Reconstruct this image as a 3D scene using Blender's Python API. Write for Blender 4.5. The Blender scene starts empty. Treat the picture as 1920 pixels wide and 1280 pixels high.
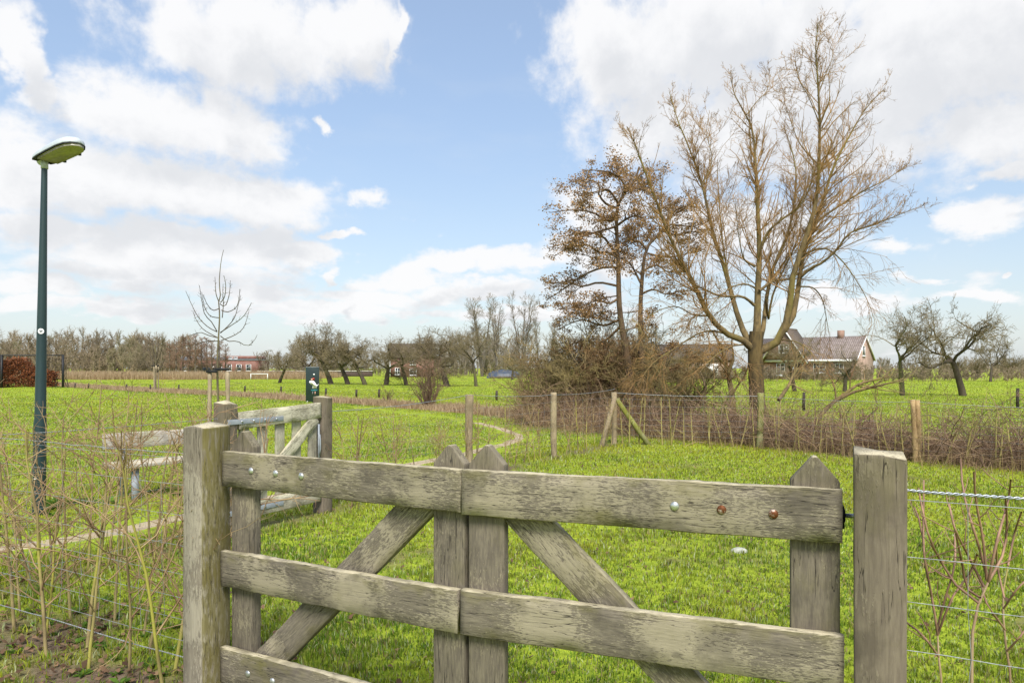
import bpy, math, random
import numpy as np
from mathutils import Vector, Matrix

# ------------------------------------------------------------------ camera, sky, sun, exposure
SC = bpy.context.scene
C = SC.collection
H = 1.45                                    # eye height
cam_d = bpy.data.cameras.new('camera'); cam = bpy.data.objects.new('camera', cam_d); C.objects.link(cam)
cam.location = (0, 0, H); cam.rotation_euler = (math.radians(90), 0, 0)
cam_d.lens = 24; cam_d.sensor_width = 36; cam_d.shift_y = 50 / 1920
cam_d.clip_start = 0.05; cam_d.clip_end = 6000
SC.camera = cam
SC.view_settings.view_transform = 'Standard'; SC.view_settings.look = 'None'
SC.view_settings.exposure = 1.5; SC.view_settings.gamma = 1
SUN_DIR = Vector((0.08, -0.64, 0.76)).normalized()
SUN_EL = math.asin(SUN_DIR.z); SUN_AZ = math.atan2(SUN_DIR.x, SUN_DIR.y)
sd = bpy.data.lights.new('sun', 'SUN'); sd.energy = 2.0; sd.angle = math.radians(22.0); sd.color = (1, .955, .88)
sun = bpy.data.objects.new('sun', sd); C.objects.link(sun)
sun.rotation_euler = SUN_DIR.to_track_quat('Z', 'Y').to_euler()

class NT:
    """small helper around a node tree"""
    def __init__(s, nt): s.nt = nt; s.N = nt.nodes; s.L = nt.links
    def n(s, t, ins=None, **kw):
        nd = s.N.new(t)
        for k, v in kw.items(): setattr(nd, k, v)
        for k, v in (ins or {}).items(): s.set(nd.inputs[k], v)
        return nd
    def set(s, sock, v):
        if isinstance(v, bpy.types.NodeSocket): s.L.new(v, sock)
        elif v is not None: sock.default_value = v
    def m(s, op, a, b=0.0, c=None, clamp=False):
        nd = s.N.new('ShaderNodeMath'); nd.operation = op; nd.use_clamp = clamp
        s.set(nd.inputs[0], a); s.set(nd.inputs[1], b)
        if c is not None: s.set(nd.inputs[2], c)
        return nd.outputs[0]
    def v(s, op, a, b=None):
        nd = s.N.new('ShaderNodeVectorMath'); nd.operation = op
        s.set(nd.inputs[0], a)
        if b is not None: s.set(nd.inputs['Scale'] if op == 'SCALE' else nd.inputs[1], b)
        return nd.outputs['Value'] if op in ('LENGTH', 'DOT_PRODUCT') else nd.outputs[0]
    def xyz(s, x, y, z):
        nd = s.N.new('ShaderNodeCombineXYZ'); s.set(nd.inputs[0], x); s.set(nd.inputs[1], y); s.set(nd.inputs[2], z)
        return nd.outputs[0]
    def ss(s, x, a, b):      # smoothstep
        nd = s.N.new('ShaderNodeMapRange'); nd.interpolation_type = 'SMOOTHSTEP'
        s.set(nd.inputs[0], x); nd.inputs[1].default_value = a; nd.inputs[2].default_value = b
        return nd.outputs[0]
    def noise(s, vec, scale, detail=4, rough=.55, dist=0.0):
        nd = s.N.new('ShaderNodeTexNoise'); s.set(nd.inputs['Vector'], vec)
        nd.inputs['Scale'].default_value = scale; nd.inputs['Detail'].default_value = detail
        nd.inputs['Roughness'].default_value = rough; nd.inputs['Distortion'].default_value = dist
        return nd.outputs[0]
    def mix(s, f, a, b, blend='MIX'):
        nd = s.N.new('ShaderNodeMix'); nd.data_type = 'RGBA'; nd.blend_type = blend
        s.set(nd.inputs[0], f)
        for i, x in ((6, a), (7, b)):
            if isinstance(x, tuple): x = (*x[:3], 1)
            s.set(nd.inputs[i], x)
        return nd.outputs[2]

W = bpy.data.worlds.new('World'); SC.world = W; W.use_nodes = True
wt = NT(W.node_tree); wt.N.clear()

def px_ang(x, y, rx, ry):
    u, v = (x - 960) / 1280, (690 - y) / 1280
    az = math.atan2(u, 1); el = math.atan2(v, math.hypot(1, u))
    s = 1 / math.hypot(1, u)
    return az, el, rx / 1280 * s * s, ry / 1280 * s

# clouds of the sky: centre and half size of each heap, as directions (azimuth, elevation)
CLOUDS = [(350, 40, 160, 100), (520, 70, 210, 110), (640, 75, 130, 80), (440, 125, 130, 70), (25, 90, 60, 95), (70, 165, 85, 35), (300, 220, 260, 80), (440, 255, 140, 60), (215, 340, 290, 85),
          (60, 320, 160, 110), (420, 365, 270, 50), (692, 377, 42, 26), (330, 450, 280, 42), (90, 440, 160, 45), (480, 470, 110, 50), (606, 245, 22, 15),
          (640, 447, 42, 11), (620, 507, 28, 22), (720, 530, 70, 26), (540, 440, 46, 28), (860, 500, 130, 20), (980, 500, 110, 26), (840, 545, 100, 30),
          (300, 520, 320, 36), (150, 575, 330, 22), (620, 585, 330, 22), (1000, 590, 260, 20), (100, 545, 110, 24),
          (735, 75, 20, 60),
          (1340, 60, 330, 150), (1480, 190, 400, 150), (1700, 110, 380, 200), (1150, 110, 130, 130), (1230, 230, 160, 95), (1130, 55, 110, 75), (1600, 285, 300, 60), (1880, 60, 260, 200),
          (1860, 235, 150, 90), (1110, 400, 95, 65), (1390, 430, 220, 75), (1840, 405, 100, 34), (1655, 470, 66, 26), (1890, 320, 90, 26),
          (1100, 480, 110, 40), (1720, 530, 80, 14), (1830, 560, 120, 18), (1900, 508, 20, 9), (1560, 570, 200, 20),
          (500, 410, 130, 40), (560, 470, 60, 34), (250, 480, 200, 44), (700, 560, 150, 24), (930, 545, 120, 22), (1090, 560, 120, 30), (450, 555, 160, 26), (760, 520, 60, 30), (905, 488, 150, 24)]

cg = bpy.data.node_groups.new('cloud_density', 'ShaderNodeTree')
cg.interface.new_socket('Vector', in_out='INPUT', socket_type='NodeSocketVector')
cg.interface.new_socket('Density', in_out='OUTPUT', socket_type='NodeSocketFloat')
g = NT(cg); gi = g.n('NodeGroupInput'); go = g.n('NodeGroupOutput')
ae = gi.outputs[0]
sep = g.n('ShaderNodeSeparateXYZ', {0: ae})
yl = g.m('LOGARITHM', g.m('MAXIMUM', g.m('ADD', sep.outputs[1], .16), .02), math.e)
nv = g.xyz(g.m('MULTIPLY', sep.outputs[0], 1.9), g.m('MULTIPLY', yl, 1.0), 0)
w1 = g.N.new('ShaderNodeTexNoise'); g.L.new(nv, w1.inputs['Vector']); w1.inputs['Scale'].default_value = 5; w1.inputs['Detail'].default_value = 5
w1.inputs['Roughness'].default_value = .6
wv = g.v('MULTIPLY', g.v('SUBTRACT', w1.outputs['Color'], (.5, .5, .5)), (.16, .085, 0))
aew = g.v('ADD', ae, wv)
best = None
for (x, y, rx, ry) in CLOUDS:
    az, el, ra, re = px_ang(x, y, rx, ry)
    l = g.v('LENGTH', g.v('MULTIPLY', g.v('SUBTRACT', aew, (az, el, 0)), (1 / ra, 1 / re, 0)))
    val = g.m('SUBTRACT', 1.0 if ry > 30 else .9, l)
    best = val if best is None else g.m('SMOOTH_MAX', best, val, .22)
# behind and above the photographed part of the sky: loose clouds of the same kind
lowm = g.ss(sep.outputs[1], .34, .14)
lown = g.m('SUBTRACT', g.m('MULTIPLY', g.noise(g.v('ADD', nv, (3.3, 1.7, 0)), 6.5, 3), 2.6), 1.62)
best = g.m('MAXIMUM', best, g.m('SUBTRACT', g.m('MULTIPLY', lown, lowm), g.m('SUBTRACT', 1.0, lowm)))
el_hi = g.ss(sep.outputs[1], .60, .85); az_out = g.ss(g.m('ABSOLUTE', sep.outputs[0]), .75, .95)
outm = g.m('MAXIMUM', el_hi, az_out)
gen = g.m('SUBTRACT', g.m('MULTIPLY', g.noise(nv, 2.2, 3), 2.4), 1.15)
base = g.n('ShaderNodeMix', {0: outm, 2: g.m('MAXIMUM', best, -.6), 3: gen}).outputs[0]
n1 = g.noise(nv, 7, 9, .6, .25)
n2 = g.noise(nv, 21, 6, .62, .1)
D = g.m('ADD', base, g.m('ADD', g.m('MULTIPLY', g.m('SUBTRACT', n1, .5), 1.5), g.m('MULTIPLY', g.m('SUBTRACT', n2, .5), .42)))
g.L.new(D, go.inputs[0])

tc = wt.n('ShaderNodeTexCoord')
dr = wt.v('NORMALIZE', tc.outputs['Generated'])
ds = wt.n('ShaderNodeSeparateXYZ', {0: dr})
AZ = wt.m('ARCTAN2', ds.outputs[0], ds.outputs[1]); EL = wt.m('ARCSINE', ds.outputs[2])
def dens(dx, dy):
    nd = wt.N.new('ShaderNodeGroup'); nd.node_tree = cg
    wt.L.new(wt.xyz(wt.m('ADD', AZ, dx), wt.m('ADD', EL, dy), 0), nd.inputs[0])
    return nd.outputs[0]
d0 = dens(0, 0); d1 = dens(-.025, .05)
alpha = wt.ss(d0, -.14, .50)
alpha = wt.m('MULTIPLY', alpha, .97)
shade = wt.ss(d1, .05, .95)
rel = wt.m('SUBTRACT', d0, d1)
cl_lit = (5.95, 5.95, 6.0); cl_dark = (4.5, 4.6, 4.8)
ccol = wt.mix(wt.m('MULTIPLY', shade, wt.m('ADD', .45, wt.m('MULTIPLY', wt.noise(dr, 9, 5), .7)), clamp=True), cl_lit, cl_dark)
sky = wt.n('ShaderNodeTexSky', sky_type='NISHITA'); sky.sun_disc = False
sky.sun_elevation = SUN_EL; sky.sun_rotation = SUN_AZ; sky.altitude = 0; sky.air_density = 1.0; sky.dust_density = 1.2; sky.ozone_density = 1.6
skyc = wt.mix(1.0, sky.outputs[0], wt.mix(wt.ss(ds.outputs[2], .05, .5), (1.05, 1.05, 1.02), (1.10, 1.27, 1.36)), 'MULTIPLY')
# thin veil of high haze, strongest low down (part of the sky itself)
veil = wt.m('ADD', .27, wt.m('MULTIPLY', wt.m('POWER', wt.m('SUBTRACT', 1.0, wt.m('MAXIMUM', ds.outputs[2], 0.0)), 7.0), .46))
veil = wt.m('ADD', veil, wt.m('MULTIPLY', wt.ss(wt.noise(wt.xyz(AZ, wt.m('MULTIPLY', EL, 3.0), 0), 4, 6), .45, .8), .12), clamp=True)
skyc = wt.mix(veil, skyc, (4.6, 4.95, 5.3))
full = wt.mix(alpha, skyc, ccol)
bg = wt.n('ShaderNodeBackground', {0: full, 1: .0585})
wo = wt.n('ShaderNodeOutputWorld', {0: bg.outputs[0]})
W.cycles.sampling_method = 'MANUAL'; W.cycles.sample_map_resolution = 512

# ------------------------------------------------------------------ helpers
rng = np.random.default_rng(7); random.seed(7)
def P(x, y, d):                             # where the line of sight through a photo pixel is at distance d
    return np.array([(x - 960) * d / 1280, d, H - (y - 690) * d / 1280])
def nrm(a): return a / np.maximum(np.linalg.norm(a, axis=-1, keepdims=True), 1e-9)

def mesh_np(name, V, F, cols=None, smooth=False):
    """F: list of integer arrays (n,k)"""
    me = bpy.data.meshes.new(name)
    V = np.asarray(V, np.float32)
    me.vertices.add(len(V)); me.vertices.foreach_set('co', V.ravel())
    F = [np.asarray(f, np.int32) for f in F if len(f)]
    loops = np.concatenate([f.ravel() for f in F]); tot = np.concatenate([np.full(len(f), f.shape[1], np.int32) for f in F])
    me.loops.add(len(loops)); me.loops.foreach_set('vertex_index', loops)
    me.polygons.add(len(tot)); me.polygons.foreach_set('loop_start', np.concatenate([[0], np.cumsum(tot)[:-1]]).astype(np.int32))
    if smooth: me.polygons.foreach_set('use_smooth', np.ones(len(tot), bool))
    if cols is not None:
        at = me.attributes.new('col', 'FLOAT_COLOR', 'POINT')
        c4 = np.ones((len(V), 4), np.float32); c4[:, :3] = cols; at.data.foreach_set('color', c4.ravel())
    me.update(calc_edges=True); me.validate()
    return me

def obj(name, me, mat=None, parent=None, loc=None):
    o = bpy.data.objects.new(name, me); C.objects.link(o)
    if mat is not None and me is not None:
        me.materials.clear(); me.materials.append(mat)
    if parent is not None: o.parent = parent
    if loc is not None: o.location = loc
    return o
def tag(o, label, cat, group=None, kind=None):
    if label: o['label'] = label
    if cat: o['category'] = cat
    if group: o['group'] = group
    if kind: o['kind'] = kind
    return o
def thing(name, label, cat, loc=(0, 0, 0), rz=0, group=None):
    o = bpy.data.objects.new(name, None); C.objects.link(o); o.location = loc; o.rotation_euler = (0, 0, rz); o.empty_display_size = .1
    return tag(o, label, cat, group)
def dup(root, loc, rz=0, sc=None, label=None, group=None):
    r = root.copy(); C.objects.link(r); r.location = loc; r.rotation_euler = (0, 0, rz)
    if sc is not None: r.scale = sc if hasattr(sc, '__len__') else (sc, sc, sc)
    if label: r['label'] = label
    if group: r['group'] = group
    for ch in list(root.children):
        c = ch.copy(); C.objects.link(c); c.parent = r
        for g2 in list(ch.children):
            d = g2.copy(); C.objects.link(d); d.parent = c
    return r
def struct(name, me, mat):
    o = obj(name, me, mat); o['kind'] = 'structure'; return o

class MB:
    """collects boxes, tubes, prisms; builds ONE mesh"""
    def __init__(s): s.V = []; s.F = []; s.n = 0
    def add(s, V, F):
        V = np.asarray(V, float); s.V.append(V)
        for f in F: s.F.append(np.asarray(f) + s.n)
        s.n += len(V); return s
    def box(s, lo, hi, M=None):
        x0, y0, z0 = lo; x1, y1, z1 = hi
        V = np.array([(x0, y0, z0), (x1, y0, z0), (x1, y1, z0), (x0, y1, z0), (x0, y0, z1), (x1, y0, z1), (x1, y1, z1), (x0, y1, z1)], float)
        if M is not None: V = np.array([M @ Vector(v) for v in V])
        return s.add(V, [np.array([(0, 3, 2, 1), (4, 5, 6, 7), (0, 1, 5, 4), (1, 2, 6, 5), (2, 3, 7, 6), (3, 0, 4, 7)])])
    def poly_prism(s, pts, y0, y1):           # polygon in x,z extruded along y
        n = len(pts); V = [(p[0], y0, p[1]) for p in pts] + [(p[0], y1, p[1]) for p in pts]
        q = np.array([(i, (i + 1) % n, n + (i + 1) % n, n + i) for i in range(n)])
        return s.add(V, [np.array([list(range(n))[::1]]), np.array([list(range(2 * n - 1, n - 1, -1))]), q[:, ::-1]])
    def tube(s, pts, r, S=8, caps=True):
        pts = np.asarray(pts, float)[None]; r = np.broadcast_to(np.asarray(r, float), (pts.shape[1],))[None]
        V, F = tubes(pts, r, S, caps); return s.add(V, F)
    def build(s, name, mat, parent=None, bevel=0, smooth=False, loc=None):
        me = mesh_np(name, np.concatenate(s.V), s.F, smooth=smooth)
        o = obj(name, me, mat, parent, loc)
        if bevel:
            b = o.modifiers.new('bevel', 'BEVEL'); b.width = bevel; b.segments = 2; b.limit_method = 'ANGLE'
        return o

def tubes(Pt, R, S=3, caps=False):
    """Pt (N,K,3) R (N,K) -> verts and quads of N tubes with S sides"""
    N, K, _ = Pt.shape
    T = np.empty_like(Pt); T[:, 1:-1] = Pt[:, 2:] - Pt[:, :-2]; T[:, 0] = Pt[:, 1] - Pt[:, 0]; T[:, -1] = Pt[:, -1] - Pt[:, -2]
    T = nrm(T)
    main = nrm(Pt[:, -1] - Pt[:, 0])
    ref = np.where(np.abs(main[:, 2:3]) > .8, np.array([[1., 0, 0]]), np.array([[0, 0, 1.]]))
    U = nrm(np.cross(T, ref[:, None, :])); Vv = np.cross(T, U)
    a = np.arange(S) / S * 2 * np.pi
    ring = U[:, :, None, :] * np.cos(a)[None, None, :, None] + Vv[:, :, None, :] * np.sin(a)[None, None, :, None]
    V = (Pt[:, :, None, :] + ring * R[:, :, None, None]).reshape(-1, 3)
    i = np.arange(N)[:, None, None] * K * S; k = np.arange(K - 1)[None, :, None] * S; s_ = np.arange(S)[None, None, :]; s2 = (s_ + 1) % S
    F = np.stack([i + k + s_, i + k + s2, i + k + S + s2, i + k + S + s_], -1).reshape(-1, 4)
    out = [F]
    if caps:
        b = np.arange(N)[:, None] * K * S
        out += [b + np.arange(S)[None, ::-1], b + (K - 1) * S + np.arange(S)[None]]
    return V, out

def tube_mesh(name, groups, smooth=True):
    Vs, Fs, n = [], [], 0
    for (Pt, R, S) in groups:
        if len(Pt) == 0: continue
        V, F = tubes(Pt, R, S); Vs.append(V); Fs += [f + n for f in F]; n += len(V)
    return mesh_np(name, np.concatenate(Vs), Fs, smooth=smooth)

def resample(pts, K):
    pts = np.asarray(pts, float)
    # Catmull-Rom then even spacing
    p = np.vstack([2 * pts[0] - pts[1], pts, 2 * pts[-1] - pts[-2]]); out = []
    for i in range(1, len(p) - 2):
        t = np.linspace(0, 1, 12, endpoint=False)[:, None]
        out.append(.5 * ((2 * p[i]) + (-p[i - 1] + p[i + 1]) * t + (2 * p[i - 1] - 5 * p[i] + 4 * p[i + 1] - p[i + 2]) * t ** 2 + (-p[i - 1] + 3 * p[i] - 3 * p[i + 1] + p[i + 2]) * t ** 3))
    q = np.vstack(out + [p[-2][None]]); L = np.concatenate([[0], np.cumsum(np.linalg.norm(np.diff(q, axis=0), axis=1))])
    tt = np.linspace(0, L[-1], K)
    return np.stack([np.interp(tt, L, q[:, j]) for j in range(3)], 1)

def grow(Pt, R, counts, t=(.2, 1), ang=(45, 12), ln=(.3, .5), taper=.5, K=5, up=.3, wob=.25, rr=.55, tip=.35, rmin=.002, rmax=9, flat=0, absln=False):
    N, Kp, _ = Pt.shape
    idx = np.repeat(np.arange(N), counts); M = len(idx)
    Lp = np.linalg.norm(np.diff(Pt, axis=1), axis=2).sum(1)
    tt = rng.uniform(t[0], t[1], M); f = np.clip(tt * (Kp - 1), 0, Kp - 1.001); i = f.astype(int); fr = (f - i)[:, None]
    A, B = Pt[idx, i], Pt[idx, i + 1]; p = A + (B - A) * fr; T = nrm(B - A)
    r0 = R[idx, i] * (1 - fr[:, 0]) + R[idx, i + 1] * fr[:, 0]
    v = rng.normal(size=(M, 3))
    if flat: v[:, 2] *= (1 - flat)
    v = nrm(v - (v * T).sum(1, keepdims=True) * T)
    a = np.radians(rng.normal(ang[0], ang[1], M))[:, None]
    d = np.cos(a) * T + np.sin(a) * v
    L = rng.uniform(ln[0], ln[1], M) * (1 if absln else Lp[idx]) * (1 - taper * tt)
    out = np.empty((M, K, 3)); out[:, 0] = p; st = (L / (K - 1))[:, None]
    for k in range(1, K):
        d = nrm(d + rng.normal(size=(M, 3)) * wob / math.sqrt(K - 1) + np.array([0, 0, up]) / (K - 1))
        p = p + d * st; out[:, k] = p
    rb = np.clip(r0 * rr, rmin, rmax)[:, None]; k = np.linspace(0, 1, K)[None]
    return out, np.maximum(rb * (1 - k * (1 - tip)), rmin * .6)

def limb(pts, r0, r1, K=14, pw=1.0):
    p = resample(pts, K); t = np.linspace(0, 1, K) ** pw
    return p, r0 + (r1 - r0) * t
def stack(limbs):
    return np.stack([l[0] for l in limbs]), np.stack([l[1] for l in limbs])

def vnoise(x, y, s, seed=0):
    x = np.asarray(x) / s + 1000.3 + seed * 17.1; y = np.asarray(y) / s + 1000.7 + seed * 9.7
    xi, yi = np.floor(x).astype(np.int64), np.floor(y).astype(np.int64); fx, fy = x - xi, y - yi
    fx, fy = fx * fx * (3 - 2 * fx), fy * fy * (3 - 2 * fy)
    def h(a, b):
        n = (a * 374761393 + b * 668265263 + seed * 982451653) & 0x7fffffff
        n = ((n ^ (n >> 13)) * 1274126177) & 0x7fffffff
        return ((n ^ (n >> 16)) & 0xffff) / 65535.
    return (h(xi, yi) * (1 - fx) + h(xi + 1, yi) * fx) * (1 - fy) + (h(xi, yi + 1) * (1 - fx) + h(xi + 1, yi + 1) * fx) * fy
def fbm(x, y, s, seed=0):
    return .5 * vnoise(x, y, s, seed) + .3 * vnoise(x, y, s * .45, seed + 1) + .2 * vnoise(x, y, s * .2, seed + 2)

def dist_poly(x, y, pl):
    """distance to a polyline, and position along it"""
    best = np.full(np.shape(x), 1e9); pos = np.zeros(np.shape(x)); sgn = np.zeros(np.shape(x)); acc = 0
    for a, b in zip(pl[:-1], pl[1:]):
        ax, ay = a; dx, dy = b[0] - ax, b[1] - ay; L2 = dx * dx + dy * dy; L = math.sqrt(L2)
        t = np.clip(((x - ax) * dx + (y - ay) * dy) / L2, 0, 1)
        ex, ey = x - ax - t * dx, y - ay - t * dy; d = np.hypot(ex, ey); m = d < best
        best = np.where(m, d, best); pos = np.where(m, acc + t * L, pos); sgn = np.where(m, dx * ey - dy * ex, sgn); acc += L
    return best, pos, sgn

# ------------------------------------------------------------------ materials
MATS = {}
def newmat(name):
    m = bpy.data.materials.new(name); m.use_nodes = True; t = NT(m.node_tree); t.N.clear()
    out = t.n('ShaderNodeOutputMaterial'); MATS[name] = m
    return m, t, out
def principled(t, out, col, rough=.8, metal=0, bump=None, bstr=.3, spec=.3, bdist=.02):
    b = t.n('ShaderNodeBsdfPrincipled'); t.set(b.inputs['Base Color'], (*col, 1) if isinstance(col, tuple) else col)
    t.set(b.inputs['Roughness'], rough); b.inputs['Metallic'].default_value = metal; b.inputs['Specular IOR Level'].default_value = spec
    if bump is not None:
        bp = t.n('ShaderNodeBump', {'Height': bump, 'Strength': bstr, 'Distance': bdist}); t.L.new(bp.outputs[0], b.inputs['Normal'])
    t.L.new(b.outputs[0], out.inputs[0]); return b
def simple(name, c1, c2=None, scale=6, rough=.8, metal=0, stretch=(1, 1, 1), bstr=.3, detail=5, lo=.35, hi=.65, spec=.3, third=None, tscale=2):
    m, t, out = newmat(name)
    tcn = t.n('ShaderNodeTexCoord'); inf = t.n('ShaderNodeObjectInfo')
    vec = t.v('ADD', t.v('MULTIPLY', tcn.outputs['Object'], stretch), t.v('SCALE', t.xyz(1, 2, 3), t.m('MULTIPLY', inf.outputs['Random'], 13)))
    n = t.noise(vec, scale, detail, .6)
    col = t.mix(t.ss(n, lo, hi), c1, c2 or tuple(x * .6 for x in c1))
    if third: col = t.mix(t.ss(t.noise(vec, tscale, 4), .5, .68), col, third)
    principled(t, out, col, rough, metal, n, bstr, spec)
    return m

def wood(name, dark, pale, moss, along='X', flake=1.0, moss_amt=.5, topmoss=0, scale=1.0, cover=0.0, side=False):
    """weathered timber with flaking grey skin, grain along local X or Z, green algae"""
    m, t, out = newmat(name)
    tcn = t.n('ShaderNodeTexCoord'); inf = t.n('ShaderNodeObjectInfo')
    rnd = inf.outputs['Random']
    off = t.v('SCALE', t.xyz(3.1, 5.7, 9.3), t.m('MULTIPLY', rnd, 11))
    st = (1, 9, 9) if along == 'X' else (9, 9, 1)
    po = tcn.outputs['Object']
    v0 = t.v('ADD', po, off)
    vs = t.v('ADD', t.v('MULTIPLY', po, st), off)
    warp = t.v('SCALE', t.v('SUBTRACT', t.N.new('ShaderNodeTexNoise').outputs['Color'], (.5, .5, .5)), .0)
    big = t.noise(v0, 3.2, 3)
    grain = t.noise(vs, 14 * scale, 7, .7, .5)
    st2 = (1, 4.2, 4.2) if along == 'X' else (4.2, 4.2, 1)
    vs2 = t.v('ADD', t.v('MULTIPLY', po, st2), t.v('SCALE', off, 1.7))
    fl = t.noise(vs2, 46 * scale, 6, .66, .3)
    flm = t.ss(t.m('ADD', fl, t.m('MULTIPLY', t.m('SUBTRACT', big, .5 - cover), 1.2)), .475, .535)
    midd = tuple((a * .55 + b * .45) for a, b in zip(dark, pale))
    cA = t.mix(t.ss(grain, .3, .7), dark, midd)
    cB = t.mix(t.ss(grain, .3, .72), tuple(x * .8 for x in pale), pale)
    col = t.mix(t.m('MULTIPLY', flm, flake), cA, cB)
    col = t.mix(t.m('MULTIPLY', t.ss(t.noise(v0, 5, 5, .6), .52, .66), .45), col, tuple(x * .55 for x in dark))
    mo = t.ss(t.noise(t.v('ADD', v0, (4, 4, 4)), 2.6, 5, .6), .62 - .2 * moss_amt, .80 - .12 * moss_amt)
    sepz = t.n('ShaderNodeSeparateXYZ', {0: tcn.outputs['Generated']})
    if topmoss:
        mo = t.m('MAXIMUM', mo, t.m('MULTIPLY', t.ss(t.m('ADD', sepz.outputs[2], t.m('MULTIPLY', t.m('SUBTRACT', t.noise(v0, 9, 5), .5), 1.1)), .72, 1.05), topmoss))
    if side:
        sx = t.n('ShaderNodeSeparateXYZ', {0: po})
        mo = t.m('MULTIPLY', t.m('MAXIMUM', mo, .95), t.ss(t.m('ADD', sx.outputs[0], t.m('MULTIPLY', t.m('SUBTRACT', t.noise(v0, 6, 3), .5), .02)), .052, .062))
    mo = t.m('MULTIPLY', mo, t.ss(t.noise(vs2, 14, 4), .25, .55))
    col = t.mix(t.m('MULTIPLY', mo, .75), col, moss)
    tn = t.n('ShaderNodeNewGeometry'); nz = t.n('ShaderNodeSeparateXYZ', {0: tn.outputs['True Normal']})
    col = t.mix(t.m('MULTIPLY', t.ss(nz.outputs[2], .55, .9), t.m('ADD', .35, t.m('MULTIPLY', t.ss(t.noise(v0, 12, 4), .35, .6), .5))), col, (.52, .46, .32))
    vk = t.n('ShaderNodeTexVoronoi', {'Vector': t.v('ADD', t.v('MULTIPLY', po, (1, 1.6, 1.6) if along == 'X' else (1.6, 1.6, 1)), off), 'Scale': 3.1}); kd = t.m('ADD', vk.outputs['Distance'], t.m('MULTIPLY', t.m('SUBTRACT', grain, .5), .05))
    col = t.mix(t.m('MULTIPLY', t.ss(kd, .075, .03), .5), col, tuple(x * .55 for x in dark))
    # cracks along the grain
    st3 = (1, 22, 22) if along == 'X' else (22, 22, 1)
    cr = t.noise(t.v('ADD', t.v('MULTIPLY', po, st3), off), 2.3, 3, .5)
    crm = t.ss(t.m('ABSOLUTE', t.m('SUBTRACT', cr, .5)), .0, .012)
    crm = t.m('MAXIMUM', crm, t.ss(t.noise(v0, 4, 2), .5, .42))
    col = t.mix(t.m('SUBTRACT', 1, crm), col, tuple(x * .35 for x in dark))
    h = t.m('ADD', t.m('MULTIPLY', grain, .7), t.m('ADD', t.m('MULTIPLY', flm, .5), t.m('MULTIPLY', crm, .6)))
    principled(t, out, col, .88, 0, h, .55, .2, .004)
    return m

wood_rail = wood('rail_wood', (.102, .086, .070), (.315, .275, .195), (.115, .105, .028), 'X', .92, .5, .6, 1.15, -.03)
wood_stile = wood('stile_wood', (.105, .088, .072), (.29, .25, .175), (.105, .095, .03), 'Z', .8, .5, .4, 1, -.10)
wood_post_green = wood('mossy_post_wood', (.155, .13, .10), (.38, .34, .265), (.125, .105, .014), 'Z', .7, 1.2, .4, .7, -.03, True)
wood_post_grey = wood('grey_post_wood', (.125, .10, .078), (.28, .235, .17), (.15, .13, .07), 'Z', .6, .35, .6, .6, -.1)
wood_rear = wood('rear_gate_wood', (.24, .215, .165), (.58, .54, .42), (.24, .24, .08), 'X', .9, .5, .4, .8)
wood_picket = wood('picket_wood', (.24, .215, .17), (.52, .485, .385), (.2, .22, .08), 'Z', .8, .6, 0, .8)
wood_fence_post = wood('fence_post_wood', (.19, .145, .09), (.40, .32, .20), (.26, .27, .04), 'Z', .8, .3)
wood_fence_green = wood('mossy_fence_post_wood', (.13, .12, .04), (.33, .32, .17), (.17, .18, .012), 'Z', .7, 1.3)
wood_fence_tan = wood('tan_fence_post_wood', (.26, .165, .08), (.46, .33, .17), (.22, .2, .06), 'Z', .7, .2)
wood_bench = wood('bench_wood', (.30, .27, .23), (.54, .50, .44), (.28, .3, .12), 'X', .8, .5)
galv = simple('galvanised_steel', (.46, .49, .52), (.34, .36, .38), 30, .45, .75, bstr=.05)
galv_flat = simple('grey_steel', (.30, .325, .36), (.24, .265, .295), 20, .6, .1, bstr=.05)
wire_m = simple('wire_steel', (.34, .36, .37), (.22, .23, .24), 40, .6, .3, bstr=.0)
bolt_m = simple('zinc_bolt', (.62, .63, .64), (.42, .43, .44), 60, .35, .8, bstr=.05)
rust_m = simple('rusty_bolt', (.50, .42, .36), (.13, .045, .015), 48, .55, .5, bstr=.15, lo=.42, hi=.55)
black_m = simple('black_iron', (.012, .012, .014), (.02, .02, .022), 20, .5, 0, bstr=.05)
lamp_pole_m = simple('dark_green_paint', (.012, .030, .034), (.018, .040, .044), 3, .38, 0, (1, 1, .3), bstr=.03, spec=.5)
lamp_head_m = simple('lamp_grey_paint', (.50, .54, .58), (.42, .46, .5), 8, .35, 0, bstr=.03, spec=.5)
diff_m = simple('yellowed_diffuser', (.28, .265, .21), (.22, .21, .165), 20, .25, 0, bstr=.02, spec=.6)
white_m = simple('white_paint', (.8, .8, .8), (.74, .74, .73), 10, .5, bstr=.02)
grey_mark_m = simple('grey_print', (.12, .13, .15), (.16, .17, .18), 10, .5, bstr=.0)
rubber_m = simple('black_rubber', (.012, .012, .013), (.02, .02, .02), 12, .7, bstr=.1)
sign_m = simple('sign_black_green', (.008, .020, .018), (.012, .026, .022), 4, .3, bstr=.0, spec=.5)
teal_m = simple('teal_print', (.03, .16, .18), (.02, .12, .14), 40, .5, bstr=.0)
skin_m = simple('skin_print', (.6, .33, .24), (.5, .28, .2), 40, .5, bstr=.0)
red_m = simple('red_hair_print', (.30, .03, .015), (.2, .02, .01), 40, .5, bstr=.0)
willow_bark = simple('willow_bark', (.13, .090, .035), (.055, .040, .020), 14, .9, 0, (1, 1, .25), .8, lo=.35, hi=.65, third=(.13, .12, .02), tscale=2.2)
willow_limb = simple('willow_limb_bark', (.19, .135, .058), (.095, .07, .034), 12, .9, 0, (1, 1, .4), .8, third=(.17, .14, .035), tscale=1.6)
willow_twig = simple('willow_twig', (.36, .21, .075), (.22, .13, .05), 2.2, .7, bstr=0)
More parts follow.
